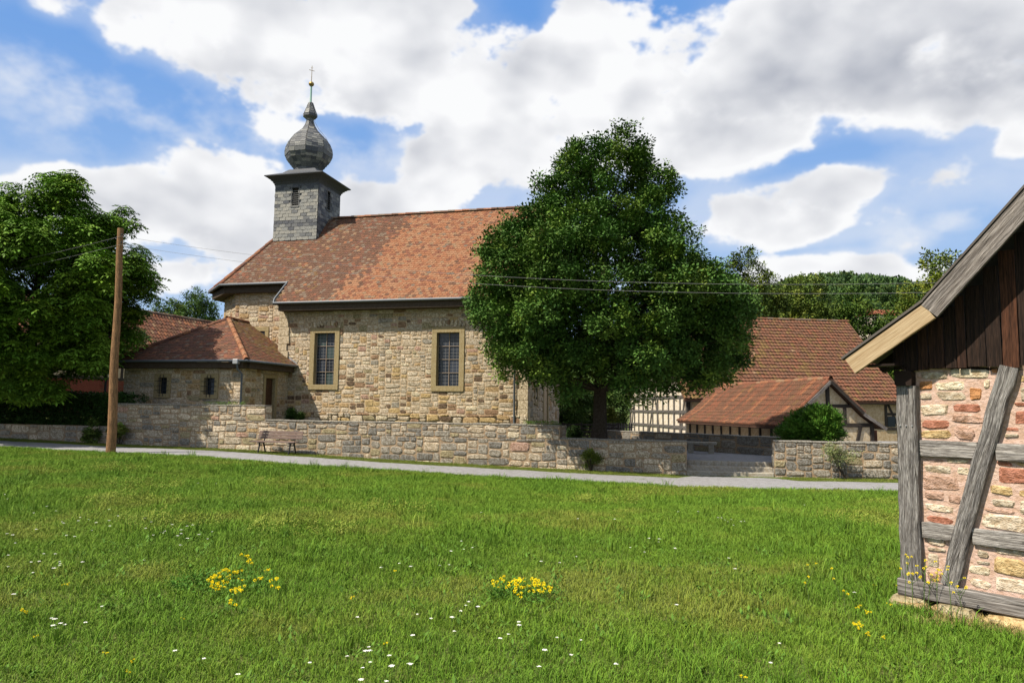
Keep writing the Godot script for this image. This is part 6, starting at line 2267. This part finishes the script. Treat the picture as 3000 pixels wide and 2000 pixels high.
func make_flowers(yarrow: Array, yellow: Array) -> void:
	var rng := RandomNumberGenerator.new()
	rng.seed = 303
	# yarrow: a thin stem with a flat white head
	var st := begin()
	tube(st, [Vector3(0, -0.02, 0), Vector3(0.006, 0.07, 0), Vector3(0, 0.135, 0.004)], [0.003, 0.0025, 0.002], 4)
	var stem := done(st)
	var heads := []
	for v in 3:
		st = begin()
		for i in 26:
			var a := rng.randf() * TAU
			var r := 0.026 * sqrt(rng.randf())
			var p := Vector3(cos(a) * r, 0.136 + 0.005 * rng.randf() - r * 0.12, sin(a) * r)
			st.set_color(Color(0.86, 0.86, 0.82))
			for k in 3:
				var t := TAU * k / 3.0 + a
				tri(st, p, p + Vector3(cos(t), 0.15, sin(t)) * 0.008, p + Vector3(cos(t + 2.0), 0.1, sin(t + 2.0)) * 0.008)
		heads.append(done(st))
	var stem_m := make_mat("flower_stem", Color(0.1, 0.16, 0.04), 0.8)
	for i in yarrow.size():
		var q: Array = yarrow[i]
		var f := thing("yarrow_flower", "small flat white yarrow flower head on a thin stem in the meadow", "flower", Vector3(q[0], ground_y(q[0], -q[1]), -q[1]), rng.randf() * TAU, "white flowers scattered in the meadow")
		f.scale = Vector3.ONE * rng.randf_range(0.42, 0.72)
		part(f, "stem", stem, stem_m)
		part(f, "flower_head", heads[i % 3], M.petal)
	# bird's-foot trefoil: little yellow pompons
	st = begin()
	tube(st, [Vector3(0, -0.02, 0), Vector3(0.01, 0.08, 0), Vector3(0, 0.14, 0.005)], [0.0025, 0.002, 0.002], 4)
	stem = done(st)
	heads = []
	for v in 3:
		st = begin()
		for i in 18:
			var d := Vector3(rng.randfn(), rng.randfn() * 0.7 + 0.3, rng.randfn()).normalized()
			var p := Vector3(0, 0.142, 0) + d * 0.012
			var side := d.cross(Vector3.UP).normalized() * 0.008
			var g := rng.randf_range(0.85, 1.05)
			st.set_color(Color(0.9 * g, 0.74 * g, 0.02))
			tri(st, p - side, p + side, p + d * 0.013)
			st.set_color(Color(0.92 * g, 0.78 * g, 0.02))
			tri(st, p + Vector3(0, -0.006, 0), p + Vector3(0, 0.008, 0), p + d * 0.013)
		heads.append(done(st))
	for i in yellow.size():
		var q: Array = yellow[i]
		var f := thing("trefoil_flower", "small yellow trefoil flower in the meadow grass", "flower", Vector3(q[0], ground_y(q[0], -q[1]), -q[1]), rng.randf() * TAU, "yellow flowers scattered in the meadow")
		f.scale = Vector3.ONE * rng.randf_range(0.7, 1.1) * (1.0 if q[1] > 6.0 and q[1] < 8.6 and (q[0] < -1.7 and q[0] > -3.8 or absf(q[0] - 0.1) < 0.8) else 0.5)
		part(f, "stem", stem, stem_m)
		for k in 3:
			part(f, "flower_head", heads[(i + k) % 3], M.petal, Transform3D(Basis.from_scale(Vector3.ONE * 0.8), Vector3(0.035 * k - 0.03, 0.028 - 0.012 * k, 0.03 * (k % 2) - 0.01)))
	# leafy cushions under the two big yellow patches and pale bedstraw clouds
	var low := spray(21, 26, 0.09, 0.032, -0.5, 0.7, 0.4)
	for q in [[-2.72, 6.95, 0.5, 60, "green clover cushion under the left patch of yellow flowers"], [0.12, 6.75, 0.36, 55, "green clover cushion under the middle patch of yellow flowers"]]:
		var c := thing("clover_cushion", q[4], "plant", Vector3(q[0], ground_y(q[0], -q[1]), -q[1]), 0.0, "flowering cushions in the meadow")
		var spots := []
		for i in q[3]:
			var a := rng.randf() * TAU
			var r: float = q[2] * sqrt(rng.randf())
			var g := rng.randf_range(0.8, 1.2)
			spots.append([Transform3D(Basis(Vector3.UP, a).scaled(Vector3.ONE * rng.randf_range(0.7, 1.2)), Vector3(cos(a) * r, rng.randf_range(0.03, 0.08), sin(a) * r * 0.7)), Color(0.085 * g, 0.2 * g, 0.026 * g)])
		scatter(c, "foliage", low, M.leaf, spots).set_meta("kind", "stuff")
	var pale := spray(22, 30, 0.11, 0.022, -0.8, 1.0, 0.7)
	var clouds := [[-7.7, 15.2, "left of the meadow's middle"], [-5.3, 16.3, "before the bench"], [-10.2, 18.6, "near the wooden pole"], [-4.9, 10.4, "above the left yellow flowers"], [-2.8, 9.9, "in the middle of the meadow"], [-2.0, 12.3, "below the nave windows"], [-6.6, 12.8, "on the left of the meadow"], [2.0, 14.8, "below the oak"], [6.0, 12.2, "near the barn"]]
	for q in clouds:
		var c := thing("bedstraw_patch", "pale yellow-green bedstraw patch in the grass " + q[2], "plant", Vector3(q[0], ground_y(q[0], -q[1]), -q[1]), 0.0, "bedstraw patches in the meadow")
		var spots := []
		for i in 70:
			var a := rng.randf() * TAU
			var r: float = 0.75 * sqrt(rng.randf())
			var g := rng.randf_range(0.8, 1.2)
			spots.append([Transform3D(Basis(Vector3.UP, a).scaled(Vector3(1, 1.4, 1) * rng.randf_range(0.6, 1.1)), Vector3(cos(a) * r, rng.randf_range(0.06, 0.14), sin(a) * r)), Color(0.22 * g, 0.27 * g, 0.045 * g)])
		scatter(c, "foliage", pale, M.leaf, spots).set_meta("kind", "stuff")
	# hawkweed by the barn: tall stalks with yellow heads
	for i in 11:
		var bx: float = [-0.55, -0.38, -0.2, 0.12, 0.2, 0.27, 0.33, 0.42, 0.5, 0.62, -0.7][i]
		var bz: float = [0.7, 0.45, 0.75, 0.3, 0.34, 0.28, 0.36, 0.4, 0.32, 0.42, 0.35][i]
		var w := Vector3(3.657, 0, -6.75) + Vector3(0.642788, 0, 0.766044) * bx + Vector3(-0.766044, 0, 0.642788) * bz
		var hgt := rng.randf_range(0.25, 0.48) if bx > 0 else rng.randf_range(0.16, 0.3)
		var f := thing("hawkweed", ["tall yellow hawkweed stalk growing against the barn sill" , "short yellow hawkweed in the long grass left of the barn"][0 if bx > 0 else 1], "flower", w, rng.randf() * TAU, "hawkweed at the barn foot" if bx > 0 else "hawkweed left of the barn")
		st = begin()
		var tip := Vector3(rng.randf_range(-0.07, 0.07), hgt, rng.randf_range(-0.04, 0.04))
		tube(st, [Vector3(0, -0.02, 0), tip * Vector3(0.3, 0.5, 0.3), tip], [0.004, 0.003, 0.002], 4)
		var ends := [tip]
		for b in (4 if bx > 0 else 1):
			var from := tip * rng.randf_range(0.55, 0.85)
			var to := from + Vector3(rng.randf_range(-0.1, 0.1), rng.randf_range(0.05, 0.12), rng.randf_range(-0.1, 0.1))
			tube(st, [from, to], [0.0025, 0.0018], 4)
			ends.append(to)
		part(f, "stem", done(st), stem_m)
		for e in ends:
			part(f, "flower_head", heads[rng.randi() % 3], M.petal, Transform3D(Basis.from_scale(Vector3.ONE * 0.55), e - Vector3(0, 0.078, 0)))

func make_hill() -> void:
	# wooded hill beyond the village: bare form, then the wood on it
	var hill_y := func(x: float, z: float) -> float:
		var d := Vector2((x - 215.0) / 150.0, (z + 430.0) / 150.0)
		var m := exp(-d.length_squared() * 1.1) * 71.0
		var e := Vector2((x - 60.0) / 190.0, (z + 480.0) / 120.0)
		return m + exp(-e.length_squared()) * 26.0 - 4.0 + 1.5 * sin(x * 0.05) * sin(z * 0.06)
	var xs := []
	var zs := []
	for i in 45: xs.append(-260.0 + i * 20.0)
	for i in 25: zs.append(-720.0 + i * 20.0)
	structure("hill", sheet(xs, zs, hill_y), M.far_grass)
	var rng := RandomNumberGenerator.new()
	rng.seed = 700
	var blob := spray(31, 260, 4.6, 1.7, -0.2, 0.85, 0.8)
	var blob2 := spray(32, 260, 4.4, 1.6, -0.2, 1.0, 0.8)
	var spots := [[], []]
	for i in 9000:
		var x := rng.randf_range(20.0, 420.0)
		var z := rng.randf_range(-560.0, -200.0)
		var px := x / -z
		if px < 0.3 or px > 0.78:
			continue
		var y: float = hill_y.call(x, z)
		if y < 3.0:
			continue
		var g := rng.randf_range(0.65, 1.25)
		var c := Color(0.09, 0.16, 0.045).lerp(Color(0.06, 0.12, 0.05), rng.randf()).lerp(Color(0.1, 0.135, 0.03), 0.6 if rng.randf() < 0.15 else 0.0)  # bluish, lighter greens: distance haze put into the treetop colour
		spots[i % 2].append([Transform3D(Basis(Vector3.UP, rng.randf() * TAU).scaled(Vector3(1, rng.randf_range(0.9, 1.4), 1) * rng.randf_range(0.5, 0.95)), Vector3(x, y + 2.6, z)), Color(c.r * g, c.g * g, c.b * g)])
	var w := Node3D.new()
	w.name = "hill_wood"
	add_child(w)
	w.set_meta("kind", "stuff")
	w.set_meta("label", "far mixed wood covering the hill behind the village")
	w.set_meta("category", "wood")
	for k in 2:
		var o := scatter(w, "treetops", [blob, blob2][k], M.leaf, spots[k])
		o.set_meta("kind", "stuff")
	# two houses on the slope
	for q in [[131.5, 35.0, -252.0, "far low house with red roof on the wooded slope"], [58.0, 14.6, -150.0, "far white house glimpsed between the treetops"]]:
		var h := thing("distant_house", q[3], "house", Vector3(q[0], q[1] - 6.0, q[2]), 0.3, "houses on the far slope")
		part(h, "wall", box_mesh(Vector3(12, 8, 8), 0.0, Vector3(0, 3, 0)), M.white_plaster)
		var st := begin()
		prism(st, PackedVector2Array([Vector2(-4.6, 7), Vector2(4.6, 7), Vector2(0, 9.4)]), -6.5, 6.5, Transform3D(Basis(Vector3.UP, PI / 2), Vector3.ZERO))
		part(h, "roof", done(st), M.red_roof)
		for i in 3:
			part(h, "window", box_mesh(Vector3(1.4, 1.2, 0.1), 0.0), M.pane_grey, Transform3D(Basis(), Vector3(-3.6 + i * 3.6, 5.0, 4.02)))

func _ready() -> void:
	var t0 := Time.get_ticks_msec()
	make_view_and_light()
	print("sky ", Time.get_ticks_msec() - t0)
	make_textures()
	make_materials()
	make_stone_kinds()
	print("materials ", Time.get_ticks_msec() - t0)
	make_ground()
	make_hill()
	make_front_walls()
	print("walls ", Time.get_ticks_msec() - t0)
	make_church()
	print("church ", Time.get_ticks_msec() - t0)
	make_white_house()
	make_shed()
	make_brick_house()
	make_barn()
	print("houses ", Time.get_ticks_msec() - t0)
	make_furniture()
	make_plants()
	print("plants ", Time.get_ticks_msec() - t0)
	make_meadow()
	make_flowers(YARROW, TREFOIL)
	print("done ", Time.get_ticks_msec() - t0)

# where flowers stand in the meadow: x and distance
const YARROW := [[-9.17, 13.08], [-8.65, 12.42], [-7.54, 11.75], [-7.17, 11.41], [-7.33, 11.12], [-6.38, 10.74], [-6.22, 10.43], [-6.25, 10.14], [-6.47, 10.45], [-6.24, 10.71], [-6.28, 9.61], [-6.45, 9.3], [-6.28, 9.16], [-5.93, 8.71], [-5.61, 9.17], [-5.46, 9.1], [-5.83, 10.2], [-5.61, 9.73], [-5.76, 10.4], [-5.48, 9.92], [-5.91, 10.9], [-6.4, 11.53], [-5.35, 10.59], [-5.1, 10.29], [-4.91, 9.76], [-4.66, 9.99], [-4.41, 9.89], [-4.38, 10.0], [-4.32, 9.53], [-4.6, 9.55], [-4.51, 9.43], [-4.51, 9.48], [-4.55, 9.25], [-4.6, 9.21], [-4.2, 9.26], [-4.16, 9.08], [-3.96, 8.91], [-3.9, 8.6], [-3.91, 9.52], [-3.76, 9.03], [-3.93, 9.17], [-3.95, 7.86], [-5.53, 8.02], [-5.19, 8.1], [-5.05, 8.08], [-5.05, 7.68], [-4.95, 7.66], [-4.78, 7.73], [-4.71, 7.63], [-4.65, 7.53], [-4.48, 7.63], [-4.58, 7.32], [-4.73, 7.23], [-5.17, 7.51], [-4.34, 6.4], [-3.61, 5.79], [-3.53, 5.7], [-3.44, 5.54], [-3.43, 5.56], [-3.44, 5.63], [-3.42, 5.65], [-3.27, 5.66], [-3.4, 6.11], [-2.28, 5.03], [-2.02, 4.89], [-1.3, 4.83], [-1.68, 4.59], [-6.54, 16.01], [-6.89, 15.89], [-6.76, 15.8], [-0.61, 9.14], [-0.55, 8.72], [-0.68, 8.45], [-0.45, 8.76], [-1.34, 7.59], [-1.19, 7.85], [-1.03, 7.59], [-0.74, 7.75], [-0.65, 7.85], [0.35, 8.01], [0.56, 8.07], [0.78, 8.47], [1.84, 9.59], [1.96, 9.49], [2.04, 8.92], [1.63, 8.77], [1.5, 9.0], [-0.48, 12.04], [1.06, 11.25], [1.64, 11.29], [2.96, 12.71], [-0.37, 6.3], [-0.35, 6.37], [-0.26, 6.16], [-0.4, 6.06], [-0.75, 6.0], [-0.45, 5.81], [-0.62, 5.84], [-0.41, 5.55], [0.08, 5.77], [0.08, 5.62], [-0.0, 5.51], [-0.06, 5.33], [0.36, 5.43], [0.53, 5.37], [0.25, 5.05], [0.43, 5.04], [0.2, 4.79], [-0.7, 5.36], [-1.21, 5.85], [-0.98, 5.16], [-0.97, 5.0], [-0.94, 4.99], [-1.09, 4.98], [-0.8, 4.95], [-0.91, 4.86], [-0.94, 4.76], [-0.74, 4.68], [-0.74, 4.5], [-0.63, 4.72], [-0.89, 4.47], [0.3, 4.48], [0.71, 4.85], [2.96, 12.72], [3.29, 12.62], [1.85, 9.6], [1.95, 9.47], [2.03, 8.9], [2.4, 7.73], [2.53, 8.38], [3.38, 11.73], [3.42, 11.66], [3.44, 11.54], [3.45, 11.43], [3.55, 11.59], [3.64, 11.38], [3.73, 11.5], [3.39, 10.96], [1.77, 4.96], [1.45, 6.31], [3.21, 6.78], [1.99, 5.39], [6.0, 14.7]]
const TREFOIL := [[-2.83, 7.76], [-2.69, 7.53], [-2.68, 7.23], [-2.7, 7.09], [-2.8, 7.16], [-2.7, 7.02], [-2.81, 6.99], [-2.77, 6.76], [-2.72, 6.73], [-2.74, 6.86], [-2.68, 6.77], [-2.64, 6.8], [-2.7, 6.64], [-2.65, 6.59], [-2.62, 6.62], [-2.43, 6.46], [-2.37, 6.43], [-2.42, 6.6], [-2.54, 6.9], [-2.42, 7.28], [-2.17, 6.76], [-2.1, 6.55], [-2.35, 6.85], [-4.2, 6.88], [-4.16, 6.88], [-3.98, 5.99], [-3.96, 6.01], [-3.47, 5.4], [-2.76, 5.04], [-2.43, 4.71], [-2.5, 4.9], [-2.61, 5.86], [-2.29, 6.04], [-0.06, 7.03], [-0.11, 6.97], [-0.13, 6.91], [-0.13, 6.76], [-0.02, 6.8], [0.05, 7.06], [0.04, 6.89], [0.04, 6.8], [0.07, 7.03], [0.08, 6.88], [0.08, 6.79], [0.08, 6.59], [0.14, 7.08], [0.18, 6.87], [0.21, 6.69], [0.25, 6.98], [0.25, 6.72], [0.24, 6.87], [0.28, 6.85], [0.3, 6.66], [0.35, 6.68], [0.35, 6.61], [0.26, 6.64], [0.1, 6.49], [-1.39, 6.48], [-1.18, 7.52], [-0.88, 5.29], [3.58, 7.14], [3.8, 7.12], [3.09, 6.42], [3.04, 6.36], [3.06, 6.26], [3.05, 6.19], [2.84, 5.93], [2.77, 5.87], [2.76, 5.82], [2.76, 5.76], [2.82, 5.87], [2.74, 5.59], [2.85, 5.57], [3.34, 6.41], [1.5, 4.69]]
